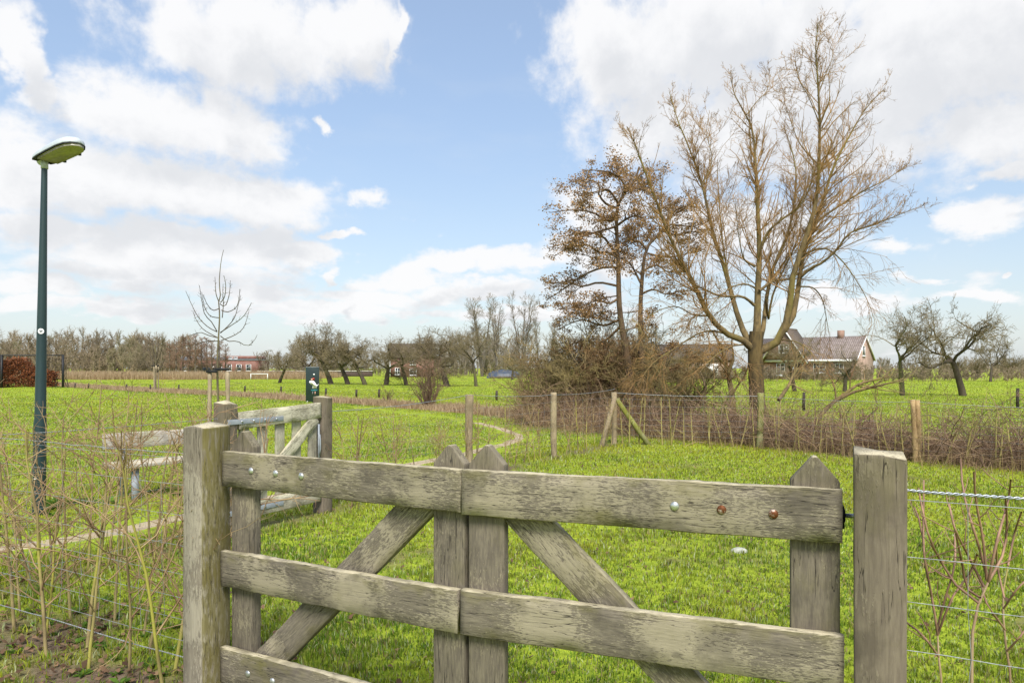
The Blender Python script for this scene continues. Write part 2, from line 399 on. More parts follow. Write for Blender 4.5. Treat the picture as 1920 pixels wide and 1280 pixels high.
alder_bark = simple('alder_bark', (.13, .085, .05), (.07, .048, .03), 10, .9, 0, (1, 1, .3), .6, third=(.18, .10, .04), tscale=1)
alder_twig = simple('alder_twig', (.10, .065, .04), (.16, .10, .05), 3, .8, bstr=0)
orchard_bark = simple('orchard_bark', (.095, .075, .05), (.055, .043, .032), 6, .9, 0, (1, 1, .4), .6, third=(.10, .10, .035), tscale=.8)
orchard_twig = simple('orchard_twig', (.23, .18, .10), (.15, .12, .075), 1.5, .8, bstr=0)
shrub_twig = simple('shrub_twig', (.28, .22, .085), (.19, .14, .07), 1.6, .8, bstr=0, third=(.24, .14, .07), tscale=.7)
far_bark = simple('far_bark', (.15, .125, .095), (.09, .075, .06), 1, .9, bstr=0)
far_twig = simple('far_twig', (.27, .225, .165), (.20, .165, .125), .35, .9, bstr=0)
wood_twig = simple('woodland_twig', (.28, .215, .14), (.19, .15, .10), .09, .9, bstr=0, third=(.21, .19, .10), tscale=.05)
red_twig = simple('red_brown_twig', (.28, .175, .12), (.20, .125, .09), .5, .9, bstr=0)
whip_m = simple('whip_bark', (.31, .25, .105), (.16, .115, .062), 16, .8, 0, (1, 1, .35), .3, third=(.34, .32, .06), tscale=3.5)
whip_far_m = simple('far_whip_bark', (.34, .29, .10), (.25, .20, .08), 3, .75, bstr=0)
whip_twig = simple('whip_twig', (.36, .26, .13), (.22, .13, .075), 5, .7, bstr=0)
pink_bark = simple('shrub_bark', (.34, .25, .15), (.23, .15, .09), 12, .7, 0, (1, 1, .4), .15, third=(.30, .27, .07), tscale=4)
pink_twig = simple('shrub_twig_red', (.33, .20, .13), (.16, .09, .06), 8, .65, bstr=.1)
sapling_m = simple('sapling_bark', (.16, .14, .07), (.09, .075, .05), 9, .85, 0, (1, 1, .4), .2)
coppice_m = simple('coppice_stem', (.19, .12, .07), (.11, .075, .05), 2, .8, bstr=0)
stake_m = simple('stake_wood', (.34, .27, .18), (.25, .2, .13), 6, .85, 0, (4, 4, 1), .2)

def vcol_mat(name, rough=.7, trans=.35, spec=.25):
    m, t, out = newmat(name)
    a = t.n('ShaderNodeAttribute', attribute_name='col')
    d = t.n('ShaderNodeBsdfPrincipled', {'Base Color': a.outputs[0], 'Roughness': rough}); d.inputs['Specular IOR Level'].default_value = spec
    tr = t.n('ShaderNodeBsdfTranslucent', {0: a.outputs[0]})
    mx = t.n('ShaderNodeMixShader', {0: trans, 1: d.outputs[0], 2: tr.outputs[0]})
    t.L.new(mx.outputs[0], out.inputs[0]); return m
grass_m = vcol_mat('grass_blade', .6, .5)
leaf_m = vcol_mat('dead_leaf', .7, .25)
cane_m = vcol_mat('bramble_cane', .8, .05)

# ------------------------------------------------------------------ layout of the place
P0 = np.array([-1.2305, 2.89]); P1 = np.array([-.178, 2.33]); Q0 = np.array([-.173, 2.33]); Q1 = np.array([.9436, 1.948])
uL = nrm(P1 - P0); nL = np.array([-uL[1], uL[0]]); uR = nrm(Q1 - Q0); nR = np.array([-uR[1], uR[0]])
RG_L = np.array([-2.475, 5.9]); RG_R = np.array([-1.905, 6.87]); FW = nrm(RG_R - RG_L)
FC = np.array([1.97, 13.07])                                         # corner of the side and far fence
F_SIDE = [(-.58, 9.28), (.69, 11.1)]; F_FAR = [(4.48, 12.37), (6.3, 10.6), (8.1, 8.8)]
FRONT_LEFT_END = np.array([-3.53, 4.11]); FRONT_RIGHT_END = Q1 + .16 * uR + np.array([1.6, -.72])
DITCH = [(-90, 104), (-60, 78), (-21.5, 42), (-12.6, 34), (-4, 26.5), (0, 22), (3, 17.6), (5.8, 14.3), (9, 10.8), (14, 5.5), (22, -3)]
PATH = [(-9.5, .5), (-6.3, 3.5), (-4.15, 5.35), (-3.2, 6.6), (-1.75, 9.7), (-.5, 12.2), (.15, 14.2), (-.2, 16.2), (-.95, 18.3), (-2.6, 21), (-6, 25)]

def ground_h(x, y):
    d, pos, s = dist_poly(x, y, DITCH)
    r = np.hypot(x, y)
    h = -(.12 + .63 * np.clip((x - .5) / 2.0, 0, 1)) * np.exp(-(d / 1.0) ** 2)
    h = h + np.clip((r - 5) / 20, 0, 1) * .10 * (fbm(x, y, 9, 3) - .5) + .03 * (fbm(x, y, 1.2, 5) - .5)
    h = h + .10 * np.exp(-((d - 3.0) / 2.2) ** 2) * np.clip((y - 18) / 12, 0, 1)
    return h
def gz(x, y): return float(ground_h(np.array([x * 1.0]), np.array([y * 1.0]))[0])

FL_LINE = [tuple(P0 - .05 * uL), tuple(FRONT_LEFT_END)]
SIDE_LINE = [tuple(RG_L - 5 * FW), tuple(RG_L), tuple(RG_R), tuple(FC)]
FAR_LINE = [tuple(FC)] + F_FAR
FR_LINE = [tuple(Q1 + .2 * uR), tuple(FRONT_RIGHT_END)]
def soil_mask(x, y):
    dl, _, _ = dist_poly(x, y, FL_LINE); dsd, _, _ = dist_poly(x, y, SIDE_LINE); df, _, _ = dist_poly(x, y, FAR_LINE)
    n = fbm(x, y, .55, 11)
    a = np.clip(.72 - dl / .75 + (n - .5) * 3.0, 0, 1)
    b = np.clip(.95 - dsd / .30 + (n - .5) * 1.6, 0, 1)
    c = np.clip(.4 - df / .3 + (n - .5) * 1.6, 0, 1)
    e = np.clip((fbm(x, y, .8, 21) - .70) * 7, 0, .7)
    dd, _, _ = dist_poly(x, y, DITCH)
    e = np.maximum(e, np.clip((2.3 + (n - .5) * 1.2 - dd) / .5, 0, 1) * np.clip((x - 1.2) / 1.0, 0, 1))
    return np.maximum(np.maximum(a, b), np.maximum(c, e))
def path_mask(x, y):
    d, _, _ = dist_poly(x, y, PATH)
    return np.clip((.40 + (fbm(x, y, .9, 31) - .5) * .8 - d) / .12, 0, 1)
def dry_mask(x, y):
    d, pos, s = dist_poly(x, y, DITCH)
    w = np.where(x < 1.5, 1.35, 1.9)
    return np.clip((w + (fbm(x, y, 1.6, 41) - .5) * 1.6 - d) / .5, 0, 1) * np.clip((2.4 - x) / 1.0, 0, 1)

# ground: one sheet to the horizon
NA, NR_ = 900, 300
aa = np.linspace(-np.pi, np.pi, NA, endpoint=False)
aa = np.sign(aa) * (np.abs(aa) / np.pi) ** 1.6 * np.pi              # finer towards the view
rr_ = np.concatenate([[0.4], np.geomspace(.9, 3500, NR_ - 1)])
A_, R_ = np.meshgrid(aa, rr_); gx, gy = R_ * np.sin(A_), R_ * np.cos(A_)
hz = ground_h(gx, gy)
GV = np.stack([gx, gy, hz], -1).reshape(-1, 3)
i = np.arange(NR_ - 1)[:, None] * NA; j = np.arange(NA)[None]; j2 = (j + 1) % NA
GF = np.stack([i + j, i + NA + j, i + NA + j2, i + j2], -1).reshape(-1, 4)[:, ::-1]
GV = np.vstack([GV, [[0, 0, 0]]]); ctr = len(GV) - 1
cap = np.stack([np.arange(NA), (np.arange(NA) + 1) % NA, np.full(NA, ctr)], -1)[:, ::-1]
zc = np.stack([path_mask(GV[:, 0], GV[:, 1]), soil_mask(GV[:, 0], GV[:, 1]), dry_mask(GV[:, 0], GV[:, 1])], -1)
gm = mesh_np('ground', GV, [GF, cap], zc, smooth=True)

G_GREEN = (.135, .215, .016); G_YEL = (.24, .26, .022); G_DARK = (.070, .125, .012)
m, t, out = newmat('meadow_ground')
geo = t.n('ShaderNodeNewGeometry'); pos = geo.outputs['Position']
at = t.n('ShaderNodeAttribute', attribute_name='col'); sp = t.n('ShaderNodeSeparateXYZ', {0: at.outputs['Vector']})
dist = t.v('LENGTH', pos)
far = t.ss(dist, 10, 45)
nb = t.noise(pos, .12, 4); nm = t.noise(pos, .7, 5, .6); nf = t.noise(pos, 9, 6, .7); nff = t.noise(t.v('MULTIPLY', pos, (1, .35, 1)), 1.7, 6, .7)
near_c = t.mix(t.ss(nf, .3, .72), (.15, .21, .018), (.34, .41, .035))
far_c = t.mix(t.ss(nff, .28, .72), (.185, .255, .018), (.295, .365, .030))
far_c = t.mix(t.m('MULTIPLY', t.ss(t.noise(t.v('MULTIPLY', pos, (.25, 1, 1)), .45, 6, .7), .50, .72), .5), far_c, (.18, .26, .020))
far_c = t.mix(t.m('MULTIPLY', t.ss(nb, .45, .7), .4), far_c, (.38, .39, .045))
far_c = t.mix(t.m('MULTIPLY', t.ss(t.noise(pos, .055, 5, .65), .58, .72), .35), far_c, (.42, .39, .12))
gc = t.mix(far, near_c, far_c)
gc = t.mix(t.m('MULTIPLY', t.ss(nm, .5, .75), .5), gc, (.22, .21, .035))
soil = t.mix(t.ss(t.noise(pos, 22, 6, .7), .3, .7), (.085, .058, .038), (.18, .135, .095))
gc = t.mix(sp.outputs[1], gc, soil)
dry = t.mix(t.ss(t.noise(pos, 7, 6, .7), .3, .7), (.16, .11, .06), (.34, .26, .14))
gc = t.mix(sp.outputs[2], gc, dry)
principled(t, out, gc, .95, 0, t.m('ADD', nf, t.m('MULTIPLY', t.noise(pos, 45, 4, .7), .6)), .7, .1, .03)
struct('ground', gm, m)

# worn sandy path, laid just above the ground with ragged edges
def strip(name, line, half, lift, K=260, seed=3, J=9):
    c = resample([(p[0], p[1], 0) for p in line], K)[:, :2]
    tn = nrm(np.gradient(c, axis=0)); nn = np.stack([-tn[:, 1], tn[:, 0]], 1)
    wl = half * (1 + .9 * (fbm(c[:, 0], c[:, 1], 1.1, seed) - .5) + .5 * (vnoise(c[:, 0], c[:, 1], .25, seed + 4) - .5))
    wr = half * (1 + .9 * (fbm(c[:, 0], c[:, 1], 1.0, seed + 9) - .5) + .5 * (vnoise(c[:, 0], c[:, 1], .22, seed + 5) - .5))
    s = np.linspace(-1, 1, J)
    pts = c[:, None, :] + nn[:, None, :] * (np.where(s < 0, s[None] * wl[:, None], s[None] * wr[:, None]))[..., None]
    z = ground_h(pts[..., 0], pts[..., 1]) + lift - .02 * (np.abs(s[None]) > .99)
    V = np.concatenate([pts, z[..., None]], -1).reshape(-1, 3)
    i = np.arange(K - 1)[:, None] * J; j = np.arange(J - 1)[None]
    F = np.stack([i + j, i + j + 1, i + J + j + 1, i + J + j], -1).reshape(-1, 4)
    return mesh_np(name, V, [F[:, ::-1]], smooth=True)
m, t, out = newmat('sand_path')
pos = t.n('ShaderNodeNewGeometry').outputs['Position']
n1_ = t.noise(pos, 5, 6, .7)
pc = t.mix(t.ss(n1_, .3, .7), (.30, .235, .15), (.46, .38, .27))
pc = t.mix(t.m('MULTIPLY', t.ss(t.noise(pos, 2.5, 5, .6), .55, .7), .6), pc, (.17, .18, .04))
principled(t, out, pc, .95, 0, t.noise(pos, 40, 5, .7), .6, .1, .02)
struct('path', strip('path', PATH[:-2], .13, .009), m)

# ------------------------------------------------------------------ grass (stuff)
def blades(x, y, h, w, cols, bend=.75, name='grass', zoff=-.004, lean=None):
    N = len(x); z = ground_h(x, y) + zoff
    az = rng.uniform(0, 2 * np.pi, N); wx, wy = np.cos(az) * w / 2, np.sin(az) * w / 2
    la = rng.uniform(0, 2 * np.pi, N); lx, ly = np.cos(la), np.sin(la); b = np.abs(rng.normal(0, bend, N)).clip(0, 1.3)
    up = np.sqrt(np.maximum(1 - (b * .7) ** 2, .1))
    B = np.stack([x, y, z], -1); Wd = np.stack([wx, wy, 0 * wx], -1)
    mid = B + np.stack([lx * h * b * .22, ly * h * b * .22, h * .55 * up], -1)
    tip = B + np.stack([lx * h * b * .8, ly * h * b * .8, h * up], -1)
    V = np.stack([B - Wd, B + Wd, mid + Wd * .75, mid - Wd * .75, tip], 1).reshape(-1, 3)
    o = np.arange(N)[:, None] * 5
    c5 = np.repeat(cols, 5, 0)
    return mesh_np(name, V, [o + np.array([[0, 1, 2, 3]]), o + np.array([[3, 2, 4]])], c5)

def mixc(a, b, f): return np.array(a)[None] * (1 - f[:, None]) + np.array(b)[None] * f[:, None]
def grass_cols(x, y, straw=.19):
    N = len(x)
    f = np.clip(fbm(x, y, 1.1, 51) * 1.3 - .2 + rng.normal(0, .22, N), 0, 1)
    c = mixc((.145, .275, .026), (.43, .47, .045), f)
    f3 = (np.clip(fbm(x, y, .33, 67) * 2.6 - 1.1, 0, 1) * np.clip(1.3 - np.hypot(x, y) / 22, .15, 1))[:, None]; c = c * (1 - f3 * np.array([[.42, .26, .3]]))
    f2 = np.clip(fbm(x, y, 2.7, 61) * 2.4 - 1.05 + rng.normal(0, .2, N), 0, 1)
    c = c * (1 - .55 * f2[:, None]) + np.array([[.64, .57, .045]]) * .55 * f2[:, None]
    s = rng.random(N) < straw
    c[s] = mixc((.30, .25, .10), (.46, .38, .17), rng.random(s.sum()))
    pl = rng.random(N) < .11
    c[pl] = mixc((.42, .50, .20), (.56, .60, .34), rng.random(pl.sum()))
    dk = rng.random(N) < .11
    c[dk] *= np.clip(.45 + (np.hypot(x, y)[dk] - 8) * .02, .45, .85)[:, None]
    return c * rng.uniform(.55, 1.22, (N, 1))

N = 680000
az = rng.uniform(-math.radians(50), math.radians(50), N); r = np.exp(rng.uniform(math.log(2.4), math.log(46), N))
# tufts: half of the blades gather around tuft centres
tu = rng.random(N) < .45
qx = np.round(r * np.sin(az) / .11 + rng.normal(0, .3, N)); qy = np.round(r * np.cos(az) / .11 + rng.normal(0, .3, N))
jx = (np.sin(qx * 12.9898 + qy * 78.233) * 43758.5453) % 1; jy = (np.sin(qx * 39.346 + qy * 11.135) * 24634.63) % 1
x = np.where(tu & (r < 9), (qx + jx - .5) * .11 + rng.normal(0, .022, N), r * np.sin(az)); y = np.where(tu & (r < 9), (qy + jy - .5) * .11 + rng.normal(0, .022, N), r * np.cos(az))
so = soil_mask(x, y); pa = path_mask(x, y); dr_ = dry_mask(x, y)
keep = (rng.random(N) > so * .90) & (rng.random(N) > pa * .88) & (rng.random(N) > dr_ * .9)
# thin patches in the lawn
keep &= rng.random(N) > np.clip((r - 26) / 20, 0, 1)
keep &= rng.random(N) > np.clip((fbm(x, y, .6, 71) - .62) * 3, 0, .6)
x, y, r = x[keep], y[keep], r[keep]; n_ = len(x)
longer = 1 + .9 * np.clip(dist_poly(x, y, SIDE_LINE)[0] < .45, 0, 1) * rng.random(n_) + .55 * (fbm(x, y, .7, 81) > .56)
h = rng.uniform(.014, .036, n_) * longer * (1 + r * .015); w = (.0026 + .0010 * r) * rng.uniform(.7, 1.3, n_)
go_ = obj('grass', blades(x, y, h, w, grass_cols(x, y)), grass_m)
tag(go_, 'short green and yellowish grass blades of the lawn and meadow', 'grass', kind='stuff')

# coarse grass of the meadow beyond
N = 190000
az = rng.uniform(-math.radians(46), math.radians(46), N); r = np.exp(rng.uniform(math.log(20), math.log(110), N)); x, y = r * np.sin(az), r * np.cos(az)
keep = (rng.random(N) < np.clip((r - 20) / 18, 0, 1)) & (rng.random(N) < np.clip((125 - r) / 60, .2, 1)) & (rng.random(N) > dry_mask(x, y)) & (rng.random(N) > path_mask(x, y)); x, y, r = x[keep], y[keep], r[keep]; n_ = len(x)
h = rng.uniform(.03, .06, n_) * (1 + r * .002); w = (.0007 * r) * rng.uniform(.7, 1.3, n_)
tag(obj('meadow_grass', blades(x, y, h, w, grass_cols(x, y, .04) * .80, .9, 'meadow_grass'), grass_m), 'longer bright green grass out in the meadow beyond the ditch', 'grass', kind='stuff')

# dry straw-coloured grass along the ditch
def along(line, N, spread, t0=0., t1=1.):
    c = resample([(p[0], p[1], 0) for p in line], 400)[:, :2]
    f = rng.uniform(t0, t1, N) * 398.9; i = f.astype(int); p = c[i] + (c[i + 1] - c[i]) * (f - i)[:, None]
    tn = nrm(c[i + 1] - c[i]); nn = np.stack([-tn[:, 1], tn[:, 0]], 1); o = rng.normal(0, spread, N)
    return p + nn * o[:, None], o
N = 120000
p, o = along([(-60, 78), (-21.5, 42), (-12.6, 34), (-4, 26.5), (0, 22), (2.6, 18.2)], N, .48)
r = np.hypot(p[:, 0], p[:, 1])
f = rng.random(N); c = mixc((.34, .24, .13), (.60, .46, .29), f); c[rng.random(N) < .14] = (.25, .16, .09)
tag(obj('dry_grass', blades(p[:, 0], p[:, 1], rng.uniform(.10, .30, N) * (.6 + .9 * fbm(p[:, 0], p[:, 1], 1.5, 8)), .004 + .0008 * r, c, 1.0, 'dry_grass'), grass_m), 'band of pale dry grass along the ditch edge', 'dry grass', kind='stuff')
N = 16000
p, o = along([(1.6, 16.8), (3, 15.6), (5.6, 12.9), (8.4, 9.9), (12.5, 5.5)], N, .8)
c = mixc((.26, .17, .09), (.50, .38, .2), rng.random(N))
tag(obj('dead_grass', blades(p[:, 0], p[:, 1], rng.uniform(.15, .45, N), np.full(N, .007), c, .9, 'dead_grass'), grass_m), 'limp dead grass among the bramble canes', 'dry grass', kind='stuff')
# reed bed far beyond the meadow, left
N = 46000
x = rng.uniform(-78, -26, N); y = 86 + .10 * (x + 50) + rng.uniform(0, 16, N) + 3 * (fbm(x, x * 0, 9, 2) - .5)
c = mixc((.36, .25, .14), (.60, .46, .29), rng.random(N)); c[rng.random(N) < .1] = (.24, .14, .07)
hh = rng.uniform(.5, 1.25, N) * (.75 + .5 * fbm(x, y, 6, 4))
tag(obj('reeds', blades(x, y, hh, np.full(N, .045), c, .6, 'reeds'), grass_m), 'tall tan reeds growing in front of the woodland edge', 'reeds', kind='stuff')

# fallen leaves
def leaves(name, x, y, s, lift=.012):
    N = len(x); z = ground_h(x, y) + lift + rng.uniform(0, .02, N)
    a = rng.uniform(0, 2 * np.pi, N); U = np.stack([np.cos(a), np.sin(a), rng.normal(0, .35, N)], -1) * s[:, None]; Vv = np.stack([-np.sin(a), np.cos(a), rng.normal(0, .35, N)], -1) * (s * .62)[:, None]
    c = np.stack([x, y, z], -1); k = rng.uniform(.2, .5, N)[:, None] * np.array([[0, 0, 1.]]) * s[:, None]
    V = np.stack([c - U, c - U * .35 - Vv, c + U * .45 - Vv * .8 + k, c + U * 1.1 + k * .5, c + U * .4 + Vv * .85, c - U * .4 + Vv + k], 1).reshape(-1, 3)
    o = np.arange(N)[:, None] * 6
    cols = mixc((.10, .052, .03), (.27, .17, .095), rng.random(N)) * rng.uniform(.5, 1.2, (N, 1))
    return mesh_np(name, V, [o + np.array([[0, 1, 2, 5]]), o + np.array([[5, 2, 3, 4]])], np.repeat(cols, 6, 0))
N = 9000
x = rng.uniform(-4.2, -.9, N); y = rng.uniform(2.7, 6, N); k = rng.random(N) < soil_mask(x, y) * .42
x1, y1 = x[k], y[k]; N2 = 1000; x2 = rng.uniform(-3, 5, N2); y2 = rng.uniform(2.8, 11, N2)
X, Y = np.concatenate([x1, x2]), np.concatenate([y1, y2])
tag(obj('fallen_leaves', leaves('fallen_leaves', X, Y, rng.uniform(.010, .022, len(X))), leaf_m), 'brown dead leaves scattered on the soil and lawn', 'leaves', kind='stuff')
# low broad-leaved weeds in the bare strip
def weeds(centres, name='weeds'):
    Vs, Fs, Cs, n = [], [], [], 0
    for (cx, cy, s) in centres:
        k = 14; a = rng.uniform(0, 2 * np.pi, k); z0 = gz(cx, cy)
        for q in a:
            l = s * random.uniform(.5, 1); d = np.array([math.cos(q), math.sin(q), 0]); pz = np.array([-d[1], d[0], 0]); b = np.array([cx, cy, z0])
            e = random.uniform(.15, .7)
            V = [b, b + d * l * .5 - pz * l * .22 + [0, 0, l * e * .7], b + d * l + [0, 0, l * e * .8], b + d * l * .5 + pz * l * .22 + [0, 0, l * e * .7]]
            Vs += V; Fs.append([n, n + 1, n + 2, n + 3]); n += 4
            col = np.array([.12, .22, .03]) * random.uniform(.7, 1.3); Cs += [col] * 4
    return mesh_np(name, np.array(Vs), [np.array(Fs)], np.array(Cs))
cs = []
for k in range(70):
    s_ = rng.uniform(0, 2.5); b_ = P0 - uL * s_ + nL * rng.uniform(-.25, .6); cs.append((b_[0], b_[1], rng.uniform(.03, .075)))
for k in range(12):
    cs.append((-4.4 + rng.normal(0, .3), 7.2 + rng.normal(0, .3), rng.uniform(.08, .16)))
tag(obj('weeds', weeds(cs), grass_m), 'small bright green leafy weeds on the soil under the wire fence', 'weeds', kind='stuff')

# ------------------------------------------------------------------ front gate
def frame3(o2, u2, z=0):                    # matrix: local x along u2, local y away (n), z up
    n2 = (-u2[1], u2[0])
    return Matrix(((u2[0], n2[0], 0, o2[0]), (u2[1], n2[1], 0, o2[1]), (0, 0, 1, z), (0, 0, 0, 1)))

def plank_mesh(name, L, hgt, th, cuts=40, rough=.0012, ends=0.0, seed=0):
    """a board along local x, 0..L, height along z, thickness along y, edges softened and a little uneven"""
    xs = np.linspace(0, L, cuts); prof = []
    b = min(.0028, th * .2, hgt * .2)
    ring = [(-th / 2 + b, 0), (th / 2 - b, 0), (th / 2, b), (th / 2, hgt * .35), (th / 2, hgt * .7), (th / 2, hgt - b), (th / 2 - b, hgt), (-th / 2 + b, hgt), (-th / 2, hgt - b), (-th / 2, hgt * .7), (-th / 2, hgt * .35), (-th / 2, b)]
    S = len(ring); V = []
    g_ = np.random.default_rng(seed)
    k1, k2, k3 = g_.uniform(0, 99, 3); n1 = [(g_.uniform(3, 9), g_.uniform(0, 6)) for _ in range(4)]
    for i, xx in enumerate(xs):
        e = min(i, cuts - 1 - i); sh = .002 if e == 0 else 0
        for j, (yy, zz) in enumerate(ring):
            dz = rough * (math.sin(xx * n1[j % 4][0] * 2 + k1 + j) + .7 * math.sin(xx * 23 + k2 * j) + .5 * g_.normal())
            dy = rough * .45 * (math.sin(xx * 7 + k3) + g_.normal() * .5)
            s = 1
            V.append((xx, yy * (1 - sh / th * 2) + dy * (e > 0), (zz - hgt / 2) * s + hgt / 2 + dz * (e > 0)))
    F = []
    for i in range(cuts - 1):
        for j in range(S):
            F.append((i * S + j, i * S + (j + 1) % S, (i + 1) * S + (j + 1) % S, (i + 1) * S + j))
    me = mesh_np(name, np.array(V), [np.array(F)[:, ::-1], np.array([list(range(S))]), np.array([list(range((cuts - 1) * S, cuts * S))[::-1]])])
    return me

def board(name, a, b, hgt, th, y, mat, parent, seed, cuts=40, rough=.0012):
    """board whose lower edge midline... a,b = (x,z) of the two ends of its centre line in the leaf plane, y = middle of its thickness"""
    a, b = np.array(a), np.array(b); L = np.linalg.norm(b - a); an = math.atan2(b[1] - a[1], b[0] - a[0])
    o = obj(name, plank_mesh(name, L, hgt, th, cuts, rough, seed=seed), mat, parent)
    o.matrix_local = Matrix.Translation((a[0], y, a[1])) @ Matrix.Rotation(-an, 4, 'Y') @ Matrix.Translation((0, 0, -hgt / 2))
    return o
def stile(name, x0, w, z0, zs, za, th, y, mat, parent, chamf=.012):
    """upright board with a pointed top: shoulder height zs, apex za"""
    mb = MB(); c = x0 + w / 2
    mb.poly_prism([(-w / 2, 0), (w / 2, 0), (w / 2, zs - z0), (.006, za - z0), (-.006, za - z0), (-w / 2, zs - z0)][::-1], -th / 2, th / 2)
    o = mb.build(name, mat, parent, bevel=.004); o.location = (c, y, z0); return o
def bolt(x, z, y, r, mat, parent):
    mb = MB(); pr = [(r * 1.0, 0), (r, .0016), (r * .92, .0034), (r * .7, .0056), (r * .35, .0070), (r * .02, .0074)]
    S = 20; V = []; F = []
    for (q, hh) in pr:
        for s in range(S): a = s / S * 2 * math.pi; V.append((q * math.cos(a), -hh, q * math.sin(a)))
    for i in range(len(pr) - 1):
        for s in range(S): F.append((i * S + s, i * S + (s + 1) % S, (i + 1) * S + (s + 1) % S, (i + 1) * S + s))
    mb.add(V, [np.array(F)])
    o = mb.build('bolt', mat, parent, smooth=True); o.location = (x, y, z); return o

def leaf_xz(px, py, O, u, yb):
    """leaf coordinates (x,z) of the sight line through a photo pixel, on the plane y=yb of the leaf"""
    n = np.array([-u[1], u[0]]); o = O + n * yb; q = (px - 960) / 1280
    s = (q * o[1] - o[0]) / (u[0] - q * u[1]); d = o[1] + s * u[1]
    return s, H - (py - 690) * d / 1280

RT = .034; ST = .045                        # rail and stile thickness
def gate_leaf(O, u, W_, label, rails, stiles, brace, bolts, seed, mid_first):
    t_ = thing('gate_leaf', label, 'gate', (O[0], O[1], 0), math.atan2(u[1], u[0]), 'two leaves of the field gate')
    for k, (xa, za, xb, zb, hg) in enumerate(rails):
        board('rail', (xa, za), (xb, zb), hg, RT, RT / 2, wood_rail, t_, seed + k, 60)
    for k, (x0, w, zs, za) in enumerate(stiles):
        stile('stile', x0, w, .06, zs, za, ST, RT + ST / 2 + .001, wood_stile, t_)
    board('brace', *brace, RT, RT + .012 + RT / 2, wood_rail, t_, seed + 9, 40)
    for (x_, z_, r_, m_) in bolts: bolt(x_, z_, -.0005, r_, m_, t_)
    return t_
WL = float(np.linalg.norm(P1 - P0)); WR = float(np.linalg.norm(Q1 - Q0))
def zc_(z, h): return z - h / 2
YB = RT + .012
def brace_pts(O, u, up_, lo_, ext0, ext1):
    a = np.array(leaf_xz(*up_, O, u, YB)); b = np.array(leaf_xz(*lo_, O, u, YB)); d = nrm(b - a)
    return a - d * ext0, b + d * ext1
aL, bL = brace_pts(P0, uL, (770, 962), (507, 1232), .10, .12)
aR, bR = brace_pts(Q0, uR, (987, 973), (1143, 1139), .12, .62)
bl = []
for (px_, py_) in ((471, 882), (517, 887), (565, 892), (465, 1262), (511, 1276)): s, z = leaf_xz(px_, py_, P0, uL, 0); bl.append((s, z, .0135, bolt_m))
bR_ = []
for (px_, py_, mm) in ((1265, 948, bolt_m), (1353, 955, rust_m), (1450, 963, rust_m)): s, z = leaf_xz(px_, py_, Q0, uR, 0); bR_.append((s, z, .0138, mm))
gl = gate_leaf(P0, uL, WL, 'weathered left leaf of the wooden field gate, with three silver bolts beside the mossy post',
    [(0, zc_(1.098, .147), WL, zc_(1.103, .147), .147), (-.008, zc_(.676, .148), WL - .012, zc_(.688, .148), .148), (-.010, zc_(.268, .148), WL - .02, zc_(.280, .148), .148)],
    [(.02, .128, 1.118, 1.183), (WL - .134, .129, 1.115, 1.180)], (aL, bL, .125), bl, 11, False)
gr = gate_leaf(Q0, uR, WR, 'right leaf of the wooden field gate, two of its three bolts rusty',
    [(0, zc_(1.105, .157), WR, zc_(1.101, .150), .153), (-.004, zc_(.693, .153), WR + .004, zc_(.683, .153), .153), (0, zc_(.275, .15), WR, zc_(.270, .15), .15)],
    [(.012, .131, 1.118, 1.186), (WR - .136, .134, 1.118, 1.190)], (aR, bR, .125), bR_, 31, True)
mb = MB(); s, z = leaf_xz(1580, 966, Q0, uR, .05)
mb.tube([(WR + .001, .055, z), (WR + .012, .055, z)], .021, 12); mb.box((WR + .0, .03, z - .035), (WR + .008, .075, z + .03)); mb.build('hinge_plate', black_m, gr, smooth=False)
mb = MB(); mb.tube([(WR + .012, .055, z), (WR + .075, .05, z)], .0065, 10); mb.build('hinge_pin', galv, gr, smooth=True)
# end grain faces of the left rails are dark where they meet the other leaf: real gap between the leaves

